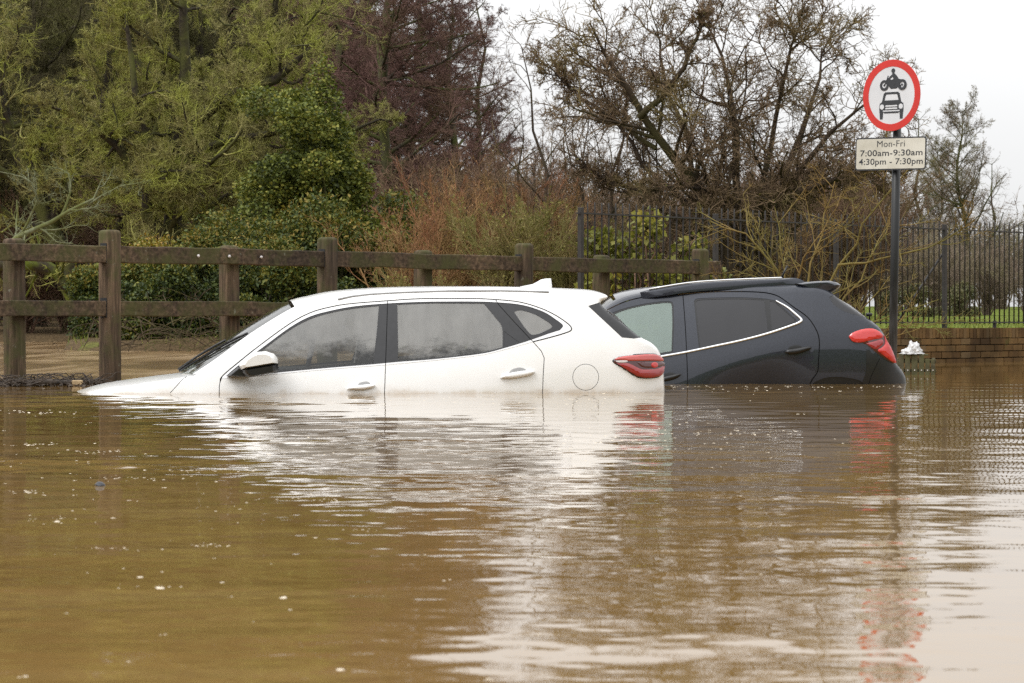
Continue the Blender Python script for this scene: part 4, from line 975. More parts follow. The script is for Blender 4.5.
def small_things():
    rng=np.random.default_rng(21)
    # slatted crate with a plastic bag on it
    c=P(919,375,27.4); e=empty('slatted_crate',(c[0],27.5,0),rad(-6)); tag(e,'weathered slatted wooden crate standing in the water before the brick wall','crate')
    x=-.185
    for i,(w,h) in enumerate(((.058,.205),(.058,.21),(.066,.205),(.058,.20),(.05,.155),(.045,.15))):
        b=MB(); b.box((x+w/2,0,(h-.4)/2),(w-.008,.022,h+.4)); b.build('slat',M['slat'],e,False,.003)
        b=MB(); b.tube([(x+w/2,-.012,.045),(x+w/2,-.017,.045)],.006,8); b.build('screw',M['pale_plastic'],e); x+=w+.004
    for z in (.04,.13): b=MB(); b.box((0,.022,z),(.36,.02,.03)); b.build('batten',M['slat'],e,False,.003)
    for sx in (-.175,.16):
        b=MB(); b.box((sx,.16,-.12),(.025,.26,.56)); b.build('side_board',M['slat'],e,False,.003)
    b=MB(); b.box((-.03,.14,.192),(.27,.25,.012)); b.build('lid_board',M['slat'],e,False,.003)
    bm=bmesh.new(); bmesh.ops.create_icosphere(bm,subdivisions=5,radius=1)
    from mathutils import noise
    for v in bm.verts:
        n=Vector(v.co); k=.92+.26*noise.noise(n*2.0)+.20*abs(noise.noise(n*3.6+Vector((3,1,2))))-.20*abs(noise.noise(n*7))
        v.co=Vector((n.x*.100*k,n.y*.085*k,max(-.004+.006*noise.noise(n*6),n.z*.115*k*(1 if n.x>-.3 else .7))))
        if n.z<.05: v.co.x*=1.25; v.co.y*=1.15
    me=bpy.data.meshes.new('plastic_bag'); bm.to_mesh(me); bm.free()
    for p in me.polygons: p.use_smooth=True
    o=link('plastic_bag',me,M['bag']); o.location=(c[0]-.045,27.56,.205); tag(o,'crumpled white plastic bag lying on the slatted crate','plastic bag')
    # floating lump
    q=P(100,486,9.08); bm=bmesh.new(); bmesh.ops.create_icosphere(bm,subdivisions=3,radius=.017)
    for v in bm.verts: v.co*=1+.2*noise.noise(v.co*60); v.co.z*=.7
    me=bpy.data.meshes.new('floating_lump'); bm.to_mesh(me); bm.free()
    o=link('floating_lump',me,M['slime']); o.location=(q[0],q[1],.002); tag(o,'small dark lump floating alone on the open brown water','debris')
    # raft of twigs against the fence foot
    N=420; px=rng.uniform(-14,100,N); Yc=23.0+ (px-18)/92*.8+rng.normal(-.15,.14,N)
    st=np.array([[(p-512)/F*y,y,rng.uniform(.0,.035)] for p,y in zip(px,Yc)])
    d=norm(rng.normal(0,1,(N,3))*[1,.7,.22]); pts=walk(rng,st,d,rng.uniform(.06,.30,N),4,.18,np.zeros(3)); pts[:,:,2]=np.clip(pts[:,:,2],-.01,.09)
    V,Q=tubes(pts,rng.uniform(.003,.008,(N,1))*np.linspace(1,.5,4),4); mb=MB(); mb.add(V,Q)
    lp=np.stack([(rng.uniform(-14,100,600)-512)/F*23.2,rng.normal(23.1,.2,600),rng.uniform(0,.02,600)],1); V,T=leaves_np(rng,lp,.05,None,1.5); mb.add(V,T=T)
    tag(mb.build('twig_litter',M['litter']),'mat of floating twigs and dead leaves caught at the fence foot','litter',kind='stuff')
    b=MB(); a=P(24,384,22.9); c2=P(76,382.6,23.1); b.tube([(a[0],22.75,.02),((a[0]+c2[0])/2,22.85,.03),(c2[0],22.95,.022)],[.022,.026,.017],8); tag(b.build('floating_branch',M['litter'],None,True),'straight dark branch floating in the twig mat at the fence foot','branch')
    b=MB(); a=P(82,382,23.2); b.box((a[0],22.95,.022),(.085,.06,.045)); o=b.build('wood_offcut',M['pale_timber'],None,False,.008); tag(o,'pale block of cut wood in the twig mat beside the fence post','wood block')
    # foam flecks, plus flecks painted in for sky glints
    spots=[]
    for px,py,w in ((340,669,14),(488,679,9),(140,577,10),(283,598,12),(160,588,14),(57,522,9),(222,582,7),(353,488,5),(315,538,6),(425,555,5),(162,572,5),(290,610,6),(128,661,5),(25,676,9),(165,635,5),(444,581,6)): spots.append((px,py,w))
    for _ in range(230):
        u=rng.random()
        if u<.55: spots.append((rng.normal(655,75),rng.normal(433,22)+0,rng.uniform(1.5,4.5)))
        elif u<.85: spots.append((rng.uniform(0,330),rng.normal(470,45),rng.uniform(1.5,5)))
        else: spots.append((rng.uniform(0,1024),rng.uniform(410,680),rng.uniform(1.5,4.5)))
    for px,py,sx,k in ((30,412,30,26),(25,491,28,26),(120,549,26,14),(210,545,22,20),(150,586,24,10),(60,520,40,12),(100,452,50,22),(220,470,45,24),(300,500,40,14),(130,478,30,22),(240,438,50,18),(330,455,35,12),(360,530,30,8),(40,445,40,16),(720,432,50,22),(640,440,30,14),(760,526,16,10)):   # streaks of pale flecks standing in for sky glints on the ripples
        for _ in range(k): spots.append((rng.normal(px,sx*.7),rng.normal(py,1.3),rng.uniform(1.6,4.6)))
    for _ in range(150):                                     # scum gathered along the cars and the fence foot
        u=rng.random()
        if u<.5: a=rng.random(); spots.append((95+a*560,396.5+rng.exponential(2.2),rng.uniform(1.2,3.2)))
        else: a=rng.random(); spots.append((668+a*235,386+rng.exponential(2.0),rng.uniform(1.2,3.5)))
    mb=MB()
    for px,py,w in spots:
        if py<384: continue
        Y=.53*F/(py-HY); r=w/F*Y/2
        r*=.75
        if r>.016: r=.016
        x=(px-512)/F*Y
        for k in range(1+int(rng.random()*2.2)):
            xx=x+rng.normal(0,r*1.2)*k; y=Y+rng.normal(0,r*2)*k; rr=r*(1 if k==0 else rng.uniform(.4,.8)); z=float(wave_z(np.array([xx]),np.array([y]),np.array([.03]))[0])
            n=8; a=np.arange(n)*2*math.pi/n; hgt=min(rr*.16,.003)
            V=[(xx+rr*math.cos(t)*(1+.2*rng.normal()),y+rr*math.sin(t),z-.002) for t in a]+[(xx+rr*.75*math.cos(t),y+rr*.75*math.sin(t),z+hgt*.7) for t in a]+[(xx,y,z+hgt)]
            mb.add(V,[[i,(i+1)%n,n+(i+1)%n,n+i] for i in range(n)],[[n+i,n+(i+1)%n,2*n] for i in range(n)])
    tag(mb.build('foam_glint_flecks',M['foam'],None,True),'small pale flecks of foam and painted sky glints on the flood water','foam',kind='stuff')
# ------------------------------------------------------------------ planting
def lv(n,t0,ang,lr,rr,K,wig,trop,rmin,up=0.0,**k):
    return dict(n=n,t0=t0,ang=ang,lr=lr,rr=rr,K=K,wig=wig,trop=trop,rmin=rmin,up=up,**k)
def mats(tm,cm,a,b): tm.materials.append(M[a]); cm.materials.append(M[b])
def at_px(px,Y): return P(px,320,Y)[0]
def put(name,parts,px,Y,rz,s,label,cat,group=None,dz=0.0):
    x=at_px(px,Y); return place(name,parts,(x,Y,gz(x,Y)-.05+dz),rz,s,label,cat,group)
def bud_leaves(name,seed,tips,n,size,mat,low=0.3,flat=.4):
    rng=np.random.default_rng(seed); i=rng.integers(0,len(tips),n); k=rng.integers(1,tips.shape[1],n)
    V,T=leaves_np(rng,tips[i,k]+rng.normal(0,.01,(n,3)),size,None,flat)
    me=mesh_np(name,V,T,True,attr={'tint':np.repeat(rng.random(n),4)}); me.materials.append(M[mat]); return me

def planting():
    # --- mossy olive trees on the left
    tr=[([(0,0,-.4),(-.05,0,2),(.05,.1,4.4),(.3,0,8.2)],[.24,.19,.15,.04]),
        ([(-.05,0,1.6),(-.55,-.2,2.6),(-.62,-.4,3.8),(-1.0,-.5,6.5)],[.13,.12,.10,.03]),
        ([(-.5,-.2,2.7),(-1.1,-.5,3.7),(-1.7,-.9,4.3),(-2.6,-1.2,4.6)],[.10,.085,.06,.02]),
        ([(.05,.1,4.0),(1.0,-.3,4.8),(2.2,-.5,5.2),(3.0,-.5,6.0)],[.13,.11,.09,.03]),
        ([(.05,0,3.4),(1.0,-.6,3.9),(2.2,-.9,4.05),(3.3,-1,4.3)],[.09,.08,.06,.02]),
        ([(.05,.1,4.4),(-.9,.6,5.6),(-1.6,.8,7.6)],[.12,.09,.03]),
        ([(0,.1,1.5),(.5,.7,2.5),(1.4,1.0,3.2)],[.09,.07,.02])]
    L=[lv(13,.12,(35,85),.42,.42,10,.30,(0,0,.04),.016),lv(11,.12,(30,75),.55,.5,7,.30,(0,0,.03),.009),lv(9,.12,(25,70),.6,.55,5,.28,(0,0,.04),.0055),lv(9,.1,(20,65),.62,.65,4,.22,(0,0,.03),.0042)]
    t1,c1,tip1=tree_mesh('mossy_a',1,tr,L); mats(t1,c1,'olive_bark','olive_twig')
    b1=bud_leaves('mossy_a_buds',2,tip1,11000,.038,'budding')
    tr2=[([(0,0,-.4),(-.5,0,1.6),(-1.3,-.1,3.3),(-2.2,0,5.2),(-2.6,0,7.5)],[.26,.22,.17,.12,.04]),
         ([(-.9,0,2.4),(-.4,-.3,3.6),(.3,-.5,5.2),(.6,-.3,7.4)],[.14,.12,.08,.03]),
         ([(-1.3,-.1,3.3),(-2.4,-.6,3.9),(-3.4,-.8,4.9)],[.10,.08,.03]),
         ([(-.3,0,1.2),(.6,-.5,2.2),(1.4,-.8,3.6),(1.7,-.8,5.5)],[.12,.10,.06,.02]),
         ([(-.4,-.2,3.6),(.9,.2,4.4),(1.9,.4,5.9)],[.09,.07,.02])]
    L2=[lv(14,.12,(35,85),.42,.42,10,.30,(0,0,.04),.016),lv(11,.12,(30,75),.55,.5,7,.30,(0,0,.03),.009),lv(9,.12,(25,70),.6,.55,5,.28,(0,0,.04),.0055),lv(9,.1,(20,65),.62,.65,4,.22,(0,0,.03),.0042)]
    t2,c2,tip2=tree_mesh('mossy_b',4,tr2,L2); mats(t2,c2,'olive_bark','olive_twig')
    b2=bud_leaves('mossy_b_buds',5,tip2,9000,.038,'budding')
    A=[('trunk',t1),('crown',c1),('buds',b1)]; B=[('trunk',t2),('crown',c2),('buds',b2)]
    d1=c1.copy(); d1.materials[0]=M['shaded_twig']; d2=c2.copy(); d2.materials[0]=M['shaded_twig']; DA=[('trunk',t1),('crown',d1)]; DB=[('trunk',t2),('crown',d2)]  # back-row crown copies darkened, shade of the wood put into their colour
    put('mossy_tree',A,177,66,0,1.12,'forked dark trunked mossy tree with olive twigs left of the ivy covered tree','tree','mossy trees by the water')
    put('mossy_tree',B,92,70,0,1.1,'leaning mossy tree with olive twigs at the left edge of the picture','tree','mossy trees by the water')
    put('mossy_tree',A,262,74,2.4,1.15,'mossy olive twigged tree standing directly behind the ivy covered tree','tree','mossy trees by the water')
    for px,Y,rz,s,k in ((-25,73,1.2,1.1,DA),(40,82,2.2,1.25,DA),(130,84,4.1,1.3,DB),(215,88,.9,1.35,DA),(290,92,3.0,1.3,DB),(-60,86,.3,1.2,DB),(85,98,5.2,1.5,DA),(180,102,2.0,1.5,DB),(255,104,5.5,1.5,DA),(5,100,3.6,1.5,DB),(50,112,2.7,2.6,DA),(120,116,.6,2.6,DB),(190,120,4.4,2.8,DA),(-20,114,5.4,2.7,DA),(262,124,1.4,2.7,DB),(320,128,3.9,2.6,DA),(85,104,3.1,2.4,DB),(230,108,5.9,2.4,DA)):
        put('mossy_tree',k,px,Y,rz,s,'tangled olive twigged tree in the wood behind the leaning and forked mossy trees','tree','wood behind the mossy trees')
    # --- alders with purple brown catkins
    tr=[([(0,0,-.4),(.05,0,4),(-.05,.1,8),(.1,0,13)],[.20,.16,.11,.03])]
    L=[lv(54,.10,(50,88),.34,.42,8,.09,(0,0,.03),.022,shrink=.75),lv(11,.15,(30,65),.42,.55,5,.16,(0,0,.02),.009),lv(10,.15,(25,60),.55,.55,4,.18,(0,0,-.01),.0058),lv(9,.2,(25,65),.62,.75,4,.2,(0,0,-.05),.0050)]
    t3,c3,tip3=tree_mesh('alder',7,tr,L); mats(t3,c3,'alder_bark','alder_twig'); AL=[('trunk',t3),('crown',c3)]
    for px,Y,rz,s,lab in ((385,80,0,1.0,'alder with a straight trunk and purple brown catkins behind the reddish shrubs'),(338,86,2.1,1.1,'alder with purple brown catkins rising directly behind the ivy covered tree'),(452,92,4.0,.86,'rightmost alder of the purple brown group, beside the patch of open sky'),(415,104,1.0,1.15,'alder at the back of the purple brown group'),(300,100,5.0,1.2,'alder half hidden behind the mossy trees'),(362,98,3.3,1.1,'alder between the ivy covered tree and the straight trunked alder'),(478,108,2.7,.9,'slim alder at the back beside the open sky')):
        put('alder_tree',AL,px,Y,rz,s,lab,'tree','purple brown alders behind the reddish shrubs')
    # --- ivy covered tree
    lob=[((.02*math.sin(3*z),.1*math.cos(2*z),z),(r,r*.9,.55)) for z,r in ((.3,1.25),(.9,1.3),(1.5,1.25),(2.1,1.15),(2.7,1.05),(3.3,.92),(3.9,.76),(4.5,.55),(4.95,.30))]
    rng=np.random.default_rng(31)
    lob=[(c,(r[0]*.72,r[1]*.7,r[2])) for c,r in lob]+[((rng.uniform(-1,1)*(1.25-.16*z)-.12*z,rng.uniform(-1,.3),z),(q,q,q*.8)) for z,q in zip(rng.uniform(.2,4.6,60),rng.uniform(.25,.5,60))]
    lm,sm=bush_mesh('ivy',12,2,2,4.9,70000,.062,lobes=lob,n_stem=30,flat=.25,asp=.85,shell=.6); mats(lm,sm,'ivy','olive_bark')
    put('ivy_covered_tree',[('foliage',lm),('stems',sm)],322,56,0,(1.22,1.12,1.0),'dark green ivy covered tree in front of the purple brown alders','tree')
    # --- laurel and golden evergreen bushes
    def bm_(name,seed,w,d,h,n,leaf,mat,**k):
        lm,sm=bush_mesh(name,seed,w,d,h,n,leaf,**k); mats(lm,sm,mat,'olive_bark'); return [('foliage',lm),('stems',sm)]
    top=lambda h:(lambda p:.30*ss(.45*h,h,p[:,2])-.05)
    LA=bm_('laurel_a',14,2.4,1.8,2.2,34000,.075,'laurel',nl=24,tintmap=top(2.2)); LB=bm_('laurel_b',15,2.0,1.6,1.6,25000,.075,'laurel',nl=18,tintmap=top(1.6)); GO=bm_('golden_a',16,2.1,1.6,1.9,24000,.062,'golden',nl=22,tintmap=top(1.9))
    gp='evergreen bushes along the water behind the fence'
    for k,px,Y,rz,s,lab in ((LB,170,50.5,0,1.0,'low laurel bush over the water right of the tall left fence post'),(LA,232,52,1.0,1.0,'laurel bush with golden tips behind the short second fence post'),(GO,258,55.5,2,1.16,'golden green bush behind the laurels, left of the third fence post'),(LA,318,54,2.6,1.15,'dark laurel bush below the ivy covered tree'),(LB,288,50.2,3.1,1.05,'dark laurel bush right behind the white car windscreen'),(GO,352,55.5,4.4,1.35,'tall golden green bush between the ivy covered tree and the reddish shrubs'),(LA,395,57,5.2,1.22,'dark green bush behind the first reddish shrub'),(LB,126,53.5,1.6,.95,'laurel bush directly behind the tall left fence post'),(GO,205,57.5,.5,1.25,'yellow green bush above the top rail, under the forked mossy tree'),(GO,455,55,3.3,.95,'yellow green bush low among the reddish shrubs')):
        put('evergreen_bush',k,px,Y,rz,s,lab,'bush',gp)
    # --- reddish twiggy shrubs
    def fan(seed,n,H,R,r,mat,L,K=4):
        rng=np.random.default_rng(seed); T=[]
        for i in range(n):
            a=rng.uniform(0,2*math.pi); q=rng.uniform(.1,1)*R; h=H*rng.uniform(.7,1.05); b=rng.uniform(0,.18)
            T.append(([(b*math.cos(a),b*math.sin(a),-.2),(q*.35*math.cos(a),q*.35*math.sin(a),h*.45),(q*math.cos(a),q*math.sin(a),h)],[r,r*.75,r*.3]))
        t,c,tip=tree_mesh('fan%d'%seed,seed,T,L); mats(t,c,mat,mat); return t,c,tip
    L=[lv(8,.2,(12,38),.45,.6,5,.10,(0,0,.06),.007),lv(7,.2,(15,45),.55,.6,4,.14,(0,0,.06),.0048),lv(4,.2,(15,50),.6,.7,4,.14,(0,0,.05),.004)]
    t,c,tip=fan(41,22,2.3,1.3,.018,'red_twig',L); dl=bud_leaves('dead',42,tip,1500,.05,'dead_leaf'); RS=[('stems',t),('crown',c),('leaves',dl)]
    t,c,tip=fan(43,24,1.7,1.2,.015,'tan_twig',L); dl=bud_leaves('dead_tan',44,tip,2500,.05,'budding'); TS=[('stems',t),('crown',c),('leaves',dl)]
    for k,px,Y,rz,s,lab in ((RS,412,48,0,1.0,'reddish brown twiggy shrub nearest the third tall fence post'),(RS,468,50,2,1.05,'reddish brown twiggy shrub behind the short post above the white car roof'),(RS,530,53,4,.95,'reddish brown twiggy shrub behind the post above the roof antenna'),(TS,440,46,1,1.0,'low tan twiggy shrub in front of the reddish shrubs, above the white car roof'),(TS,505,47,3,1.0,'low tan twiggy shrub left of the post above the roof antenna'),(TS,385,46.5,5,.85,'low tan twiggy shrub right behind the third tall fence post'),(TS,568,50,.7,.9,'low tan twiggy shrub at the left end of the iron railing')):
        put('twiggy_shrub',k,px,Y,rz,s,lab,'shrub','reddish and tan twiggy shrubs behind the fence')
    # --- saplings
    tr=[([(0,0,-.3),(-.12,0,1.5),(-.35,.1,3.2),(-.8,0,5.4)],[.05,.042,.03,.008]),([(-.1,0,1.2),(.3,.1,2.4),(.55,.1,4.2)],[.03,.024,.008])]
    L=[lv(15,.25,(25,60),.33,.5,6,.14,(0,0,.07),.009),lv(7,.2,(25,60),.5,.55,5,.18,(0,0,.03),.0055),lv(4,.2,(25,60),.6,.7,4,.2,(0,0,.02),.0042)]
    t,c,_=tree_mesh('sapling',51,tr,L); mats(t,c,'haw_bark','haw_twig'); SA=[('trunk',t),('crown',c)]
    for px,Y,rz,s,lab in ((562,56,0,1.0,'slender bare sapling leaning left against the open sky'),(598,54,2.9,.9,'slender bare sapling left of the big spreading tree'),(532,62,1.2,.85,'slender bare sapling next to the purple brown alders'),(640,60,4.6,.92,'slender bare sapling behind the left limb of the big spreading tree'),(545,70,3.8,.95,'slender bare sapling farthest back in the sky gap'),(580,66,5.3,.9,'slender bare sapling between the two nearest saplings'),(615,58,1.9,.8,'slender bare sapling at the left end of the iron railing'),(660,56,3.4,.8,'slender bare sapling behind the yellowing shrub')):
        put('sapling',SA,px,Y,rz,s,lab,'tree','bare saplings in the sky gap')
    # --- big spreading bare tree
    Y=50; k=F/Y; bx=735
    def q(px,py,dy=0):
        py=py if py>40 else 40+(py-40)*.35
        return ((px-bx)/k,dy,(320-py)/k+CH-gz(at_px(bx,Y),Y)+.05)
    tr=[([q(735,318),q(728,250),q(715,205,.1),q(662,160,-.4),(q(636,118,-.6)),q(612,70,-.8),q(588,8,-1)],[.11,.10,.09,.08,.06,.04,.014]),
        ([q(637,120,-.6),q(668,95,-.9),q(690,50,-1.1),q(700,5,-1.3)],[.06,.05,.035,.012]),
        ([q(742,318),q(752,240),q(768,205,-.2),q(800,165,-.4),q(835,125,-.7),q(880,92,-.9)],[.10,.085,.07,.05,.03,.01]),
        ([q(738,318,.1),q(740,230),q(742,170,.3),q(730,100,.5),q(722,30,.6),q(700,-40,.7)],[.09,.075,.06,.04,.024,.008]),
        ([q(742,300),q(760,190,-.3),q(775,120,-.5),q(790,50,-.8),q(800,-10,-1)],[.07,.055,.04,.025,.009]),
        ([q(768,205,-.2),q(810,190,-.8),q(860,172,-1.2),q(892,178,-1.5)],[.06,.05,.03,.012]),
        ([q(728,300,.2),q(700,210,.6),q(690,130,.9),q(665,50,1.2),q(655,-20,1.3)],[.07,.055,.04,.025,.009]),
        ([q(750,300,.3),q(790,200,.8),q(815,120,1.1),q(830,40,1.4)],[.10,.07,.05,.012]),
        ([q(690,185,.1),q(640,190,.3),q(600,175,.6),q(572,150,.7)],[.05,.04,.025,.01]),
        ([q(655,150,-.4),q(615,120,-.2),q(575,95,0),q(545,60,.1)],[.045,.035,.022,.008]),
        ([q(700,215,.2),q(650,170,.7),q(615,110,.9),q(590,60,1.0)],[.05,.04,.025,.008]),
        ([q(735,310,-.1),q(700,250,-.5),q(670,215,-.9),q(640,210,-1.2)],[.07,.05,.035,.012])]
    L=[lv(17,.12,(30,75),.36,.5,8,.20,(0,0,.03),.016),lv(9,.10,(30,70),.64,.55,7,.22,(0,0,.03),.010),lv(7,.10,(30,75),.62,.6,5,.24,(0,0,.02),.0068),lv(3,.15,(30,75),.66,.8,4,.24,(0,0,.01),.0056)]
    t,c,tip=tree_mesh('spreading',61,tr,L); mats(t,c,'haw_bark','haw_twig'); bl=bud_leaves('spreading_buds',62,tip,1200,.042,'budding')
    put('spreading_tree',[('trunk',t),('crown',c),('buds',bl)],bx,Y,0,1.0,'wide spreading bare tree left of the road sign, its limbs dark against the sky','tree')
    # --- yellowing shrub behind the railing
    lob=[((x,y,z),(r,r*.7,r)) for x,y,z,r in ((-.5,0,.5,.38),(-.1,.1,.9,.42),(.35,0,.6,.40),(.1,-.1,1.35,.30),(-.55,0,1.15,.28),(.7,.1,1.0,.3),(.75,0,.35,.3))]
    lm,sm=bush_mesh('yellowing',71,1.8,1,1.7,1900,.105,lobes=lob,n_stem=70,flat=.2,asp=.85,shell=.2); mats(lm,sm,'yellowing','brown_twig')
    put('yellowing_shrub',[('foliage',lm),('stems',sm)],640,39,0,1.0,'shrub with large yellow green leaves behind the left end of the iron railing','shrub')
    put('yellowing_shrub',[('foliage',lm),('stems',sm)],700,43,2.5,.65,'smaller yellow green leaved shrub under the big spreading tree','shrub')
    # --- yellow stemmed willow shrub round the sign pole
    rng=np.random.default_rng(81); T=[]
    Y=29.3; k=F/Y; bx=812
    def w(px,py,dy=0): return ((px-bx)/k,dy,(320-py)/k+CH+.0)
    for pts,r in (([w(806,388),w(818,330,.1),w(838,265,0),w(862,225,-.2),w(905,170,-.3)],.02),([w(838,265),w(870,262,-.3),(w(925,248,-.6)),w(962,222,-.8)],.013),([w(806,388),w(812,300,.2),w(826,225,.3),w(838,180,.3)],.016),([w(806,388),w(790,310,-.1),w(775,270,-.2),w(742,235,-.3),w(708,222,-.3)],.017),([w(790,310),w(800,262,-.3),w(812,240,-.4),w(835,205,-.4)],.012),([w(806,388),w(850,330,-.2),w(880,318,-.4),w(930,300,-.6)],.013),([w(806,388),w(770,320,.2),w(752,300,.2),w(720,285,.2)],.012),([w(818,330),w(860,285,.3),w(885,240,.4),w(900,205,.5)],.012),([w(806,388),w(830,340,-.3),w(868,300,-.5),w(895,262,-.6)],.012),([w(806,388),w(782,330,.3),w(790,260,.5),w(780,205,.6)],.012),([w(806,388),w(850,345,.2),w(905,335,.3),w(948,320,.3)],.010),([w(775,270,-.2),w(760,245,-.2),w(752,215,-.1)],.008)):
        T.append((pts,np.linspace(r,r*.3,len(pts))))
    L=[lv(8,.25,(25,65),.42,.55,6,.12,(0,0,.04),.0055),lv(5,.2,(25,65),.5,.6,5,.15,(0,0,.03),.0038),lv(3,.2,(25,65),.55,.7,4,.16,(0,0,.02),.003)]
    t,c,_=tree_mesh('willow',82,T,L); mats(t,c,'willow_twig','willow_twig')
    x=at_px(bx,Y); place('willow_shrub',[('stems',t),('crown',c)],(x,Y,-.0),0,1.0,'bare yellow stemmed shrub growing from the flood round the sign pole','shrub')
    # --- brown thicket shrubs behind the railing
    L=[lv(8,.15,(15,55),.5,.55,5,.16,(0,0,.03),.011),lv(7,.15,(20,60),.55,.6,4,.2,(0,0,.02),.0065),lv(6,.15,(20,60),.6,.7,4,.2,(0,0,.01),.005)]
    t,c,tip=fan(91,30,2.7,1.7,.035,'brown_twig',L); TH=[('stems',t),('crown',c)]; L=[dict(q,n=q['n']-1) for q in L]; t,c,tip=fan(95,24,2.5,1.9,.028,'hazed_twig',L); TP=[('stems',t),('crown',c)]
    for px,Y,rz,s,lab in ((590,62,0,.85,'brown bare thicket behind the left end of the railing'),(655,66,1,.95,'brown bare thicket behind the yellowing shrub'),(745,64,2,1.05,'brown bare thicket under the big spreading tree'),(800,70,3,1.35,'brown bare thicket right of the big spreading tree'),(850,66,4,1.15,'brown bare thicket just left of the sign pole'),(700,72,5,1.1,'brown bare thicket behind the trunk of the big spreading tree'),(885,84,.5,1.05,'brown bare thicket directly behind the sign pole'),(935,82,1.5,.85,'brown bare thicket right of the sign pole'),(985,86,2.5,.85,'brown bare thicket below the tallest far tree'),(1030,84,3.5,.7,'brown bare thicket at the right edge'),(480,66,2.2,1.25,'brown bare thicket behind the reddish shrubs'),(530,72,.8,1.25,'brown bare thicket under the saplings'),(430,70,4.4,1.3,'brown bare thicket below the alders'),(620,80,3.3,1.15,'brown bare thicket far behind the saplings'),(560,88,1.9,1.4,'farthest brown thicket in the sky gap'),(770,84,4.9,1.3,'brown bare thicket far behind the spreading tree'),(830,90,.2,1.5,'brown bare thicket far behind the willow shrub'),(960,100,5.1,1.05,'farthest brown thicket at the foot of the tallest far tree'),(905,104,2.8,1.25,'farthest brown thicket behind the sign pole'),(1000,118,1.2,1.3,'pale brown thicket far behind the hedge at the right edge'),(1040,126,4.2,1.4,'farthest pale thicket at the right edge'),(945,130,2.2,1.4,'farthest pale thicket right of the sign pole'),(20,72,2.8,1.1,'brown thicket at the foot of the leaning mossy tree'),(70,75,1.8,1.2,'brown thicket behind the bent mossy trunk'),(125,76,.8,1.2,'brown thicket at the foot of the forked mossy tree'),(-20,77,3.8,1.3,'brown thicket at the left edge of the picture'),(95,84,4.8,1.5,'farthest brown thicket in the wood on the left')):
        put('thicket',TP if px>=880 else TH,px,Y,rz,s,lab,'thicket','brown bare thickets behind the iron railing')
    # woodland closing the view beyond both edges
    src=np.empty(len(c.vertices)*3,np.float32); c.vertices.foreach_get('co',src); src=src.reshape(-1,3)
    li=np.empty(len(c.loops),np.int32); c.loops.foreach_get('vertex_index',li); li=li.reshape(-1,4); mb=MB(); rg=np.random.default_rng(97)
    for px,Y,k in [(1095+i*48,96+11*(i%3),1.5+.35*(i%2)) for i in range(7)]+[(-95-i*60,84+9*(i%3),1.9+.4*(i%2)) for i in range(8)]:
        a=rg.uniform(0,6.28); R=np.array([[math.cos(a),-math.sin(a),0],[math.sin(a),math.cos(a),0],[0,0,1]]); x=at_px(px,Y); mb.add(src@R.T*k+[x,Y,gz(x,Y)-.1],li)
    tag(mb.build('woodland',M['brown_twig'],None,True),'brown leafless woodland closing the view beyond the fence and the wall','woodland',kind='stuff')
    lm,sm=bush_mesh('holly',93,2.2,1.5,1.7,7000,.11,nl=14,n_stem=30); mats(lm,sm,'far_leaf','brown_twig')
    put('green_bush',[('foliage',lm),('stems',sm)],906,74,0,.55,'grey green bush behind the railing right of the sign pole','bush'); put('green_bush',[('foliage',lm),('stems',sm)],955,79,2,.6,'grey green bush behind the railing under the tallest far tree','bush')
    # --- far trees on the right
    tr=[([(0,0,-.4),(.1,0,3),(-.05,.1,6.5),(.05,0,10)],[.16,.12,.08,.02])]
    L=[lv(64,.14,(40,80),.44,.45,7,.12,(0,0,.06),.020,shrink=.75),lv(10,.15,(25,60),.48,.55,5,.16,(0,0,.04),.009),lv(8,.15,(25,60),.55,.6,4,.18,(0,0,.02),.006),lv(4,.2,(25,65),.6,.7,4,.2,(0,0,0),.005)]
    t,c,tip=tree_mesh('far_a',101,tr,L); mats(t,c,'alder_bark','hazed_twig'); lf=bud_leaves('far_leaves',102,tip,5000,.06,'far_leaf'); FA=[('trunk',t),('crown',c),('leaves',lf)]
    L=[lv(30,.30,(35,75),.28,.45,7,.12,(0,0,.06),.018,shrink=.6),lv(7,.2,(25,60),.48,.55,5,.16,(0,0,.04),.008),lv(6,.15,(25,60),.55,.6,4,.18,(0,0,.02),.0055)]
    t,c,tip=tree_mesh('far_b',103,tr,L); mats(t,c,'alder_bark','hazed_twig'); FB=[('trunk',t),('crown',c)]
    for k,px,Y,rz,s,lab in ((FA,962,112,0,.79,'tallest far tree at the right, standing alone against the sky'),(FB,918,118,1,.80,'thin bare far tree just right of the times plate'),(FA,938,128,3.2,.72,'far tree with some leaves left of the tallest far tree'),(FB,992,116,4,.60,'low spreading far tree right of the tallest far tree'),(FA,880,124,2,.70,'far tree half hidden behind the times plate'),(FB,850,120,5,.72,'far tree between the spreading tree and the road sign'),(FB,1032,122,2,.42,'small far tree at the right edge of the picture')):
        put('far_tree',k,px,Y,rz,s,lab,'tree','far trees on the right')
    # --- mossy leaning trunk, lichen tree, bramble at the water's edge
    Y=63; k=F/Y; bx=93
    def z(px,py,dy=0): return ((px-bx)/k,dy,(320-py)/k+CH-gz(at_px(bx,Y),Y)+.05)
    T=[([z(95,350),z(88,330),z(72,300),z(60,274),z(46,266),z(20,263),z(-20,268)],[.13,.14,.14,.15,.15,.14,.10]),([z(72,300),z(80,282,-.2),z(100,266,-.3),z(125,258,-.2)],[.10,.11,.10,.04])]
    L=[lv(7,.3,(30,80),.35,.3,6,.2,(0,0,-.03),.012),lv(6,.2,(30,70),.5,.5,5,.2,(0,0,0),.007),lv(6,.2,(30,70),.5,.6,4,.2,(0,0,0),.005)]
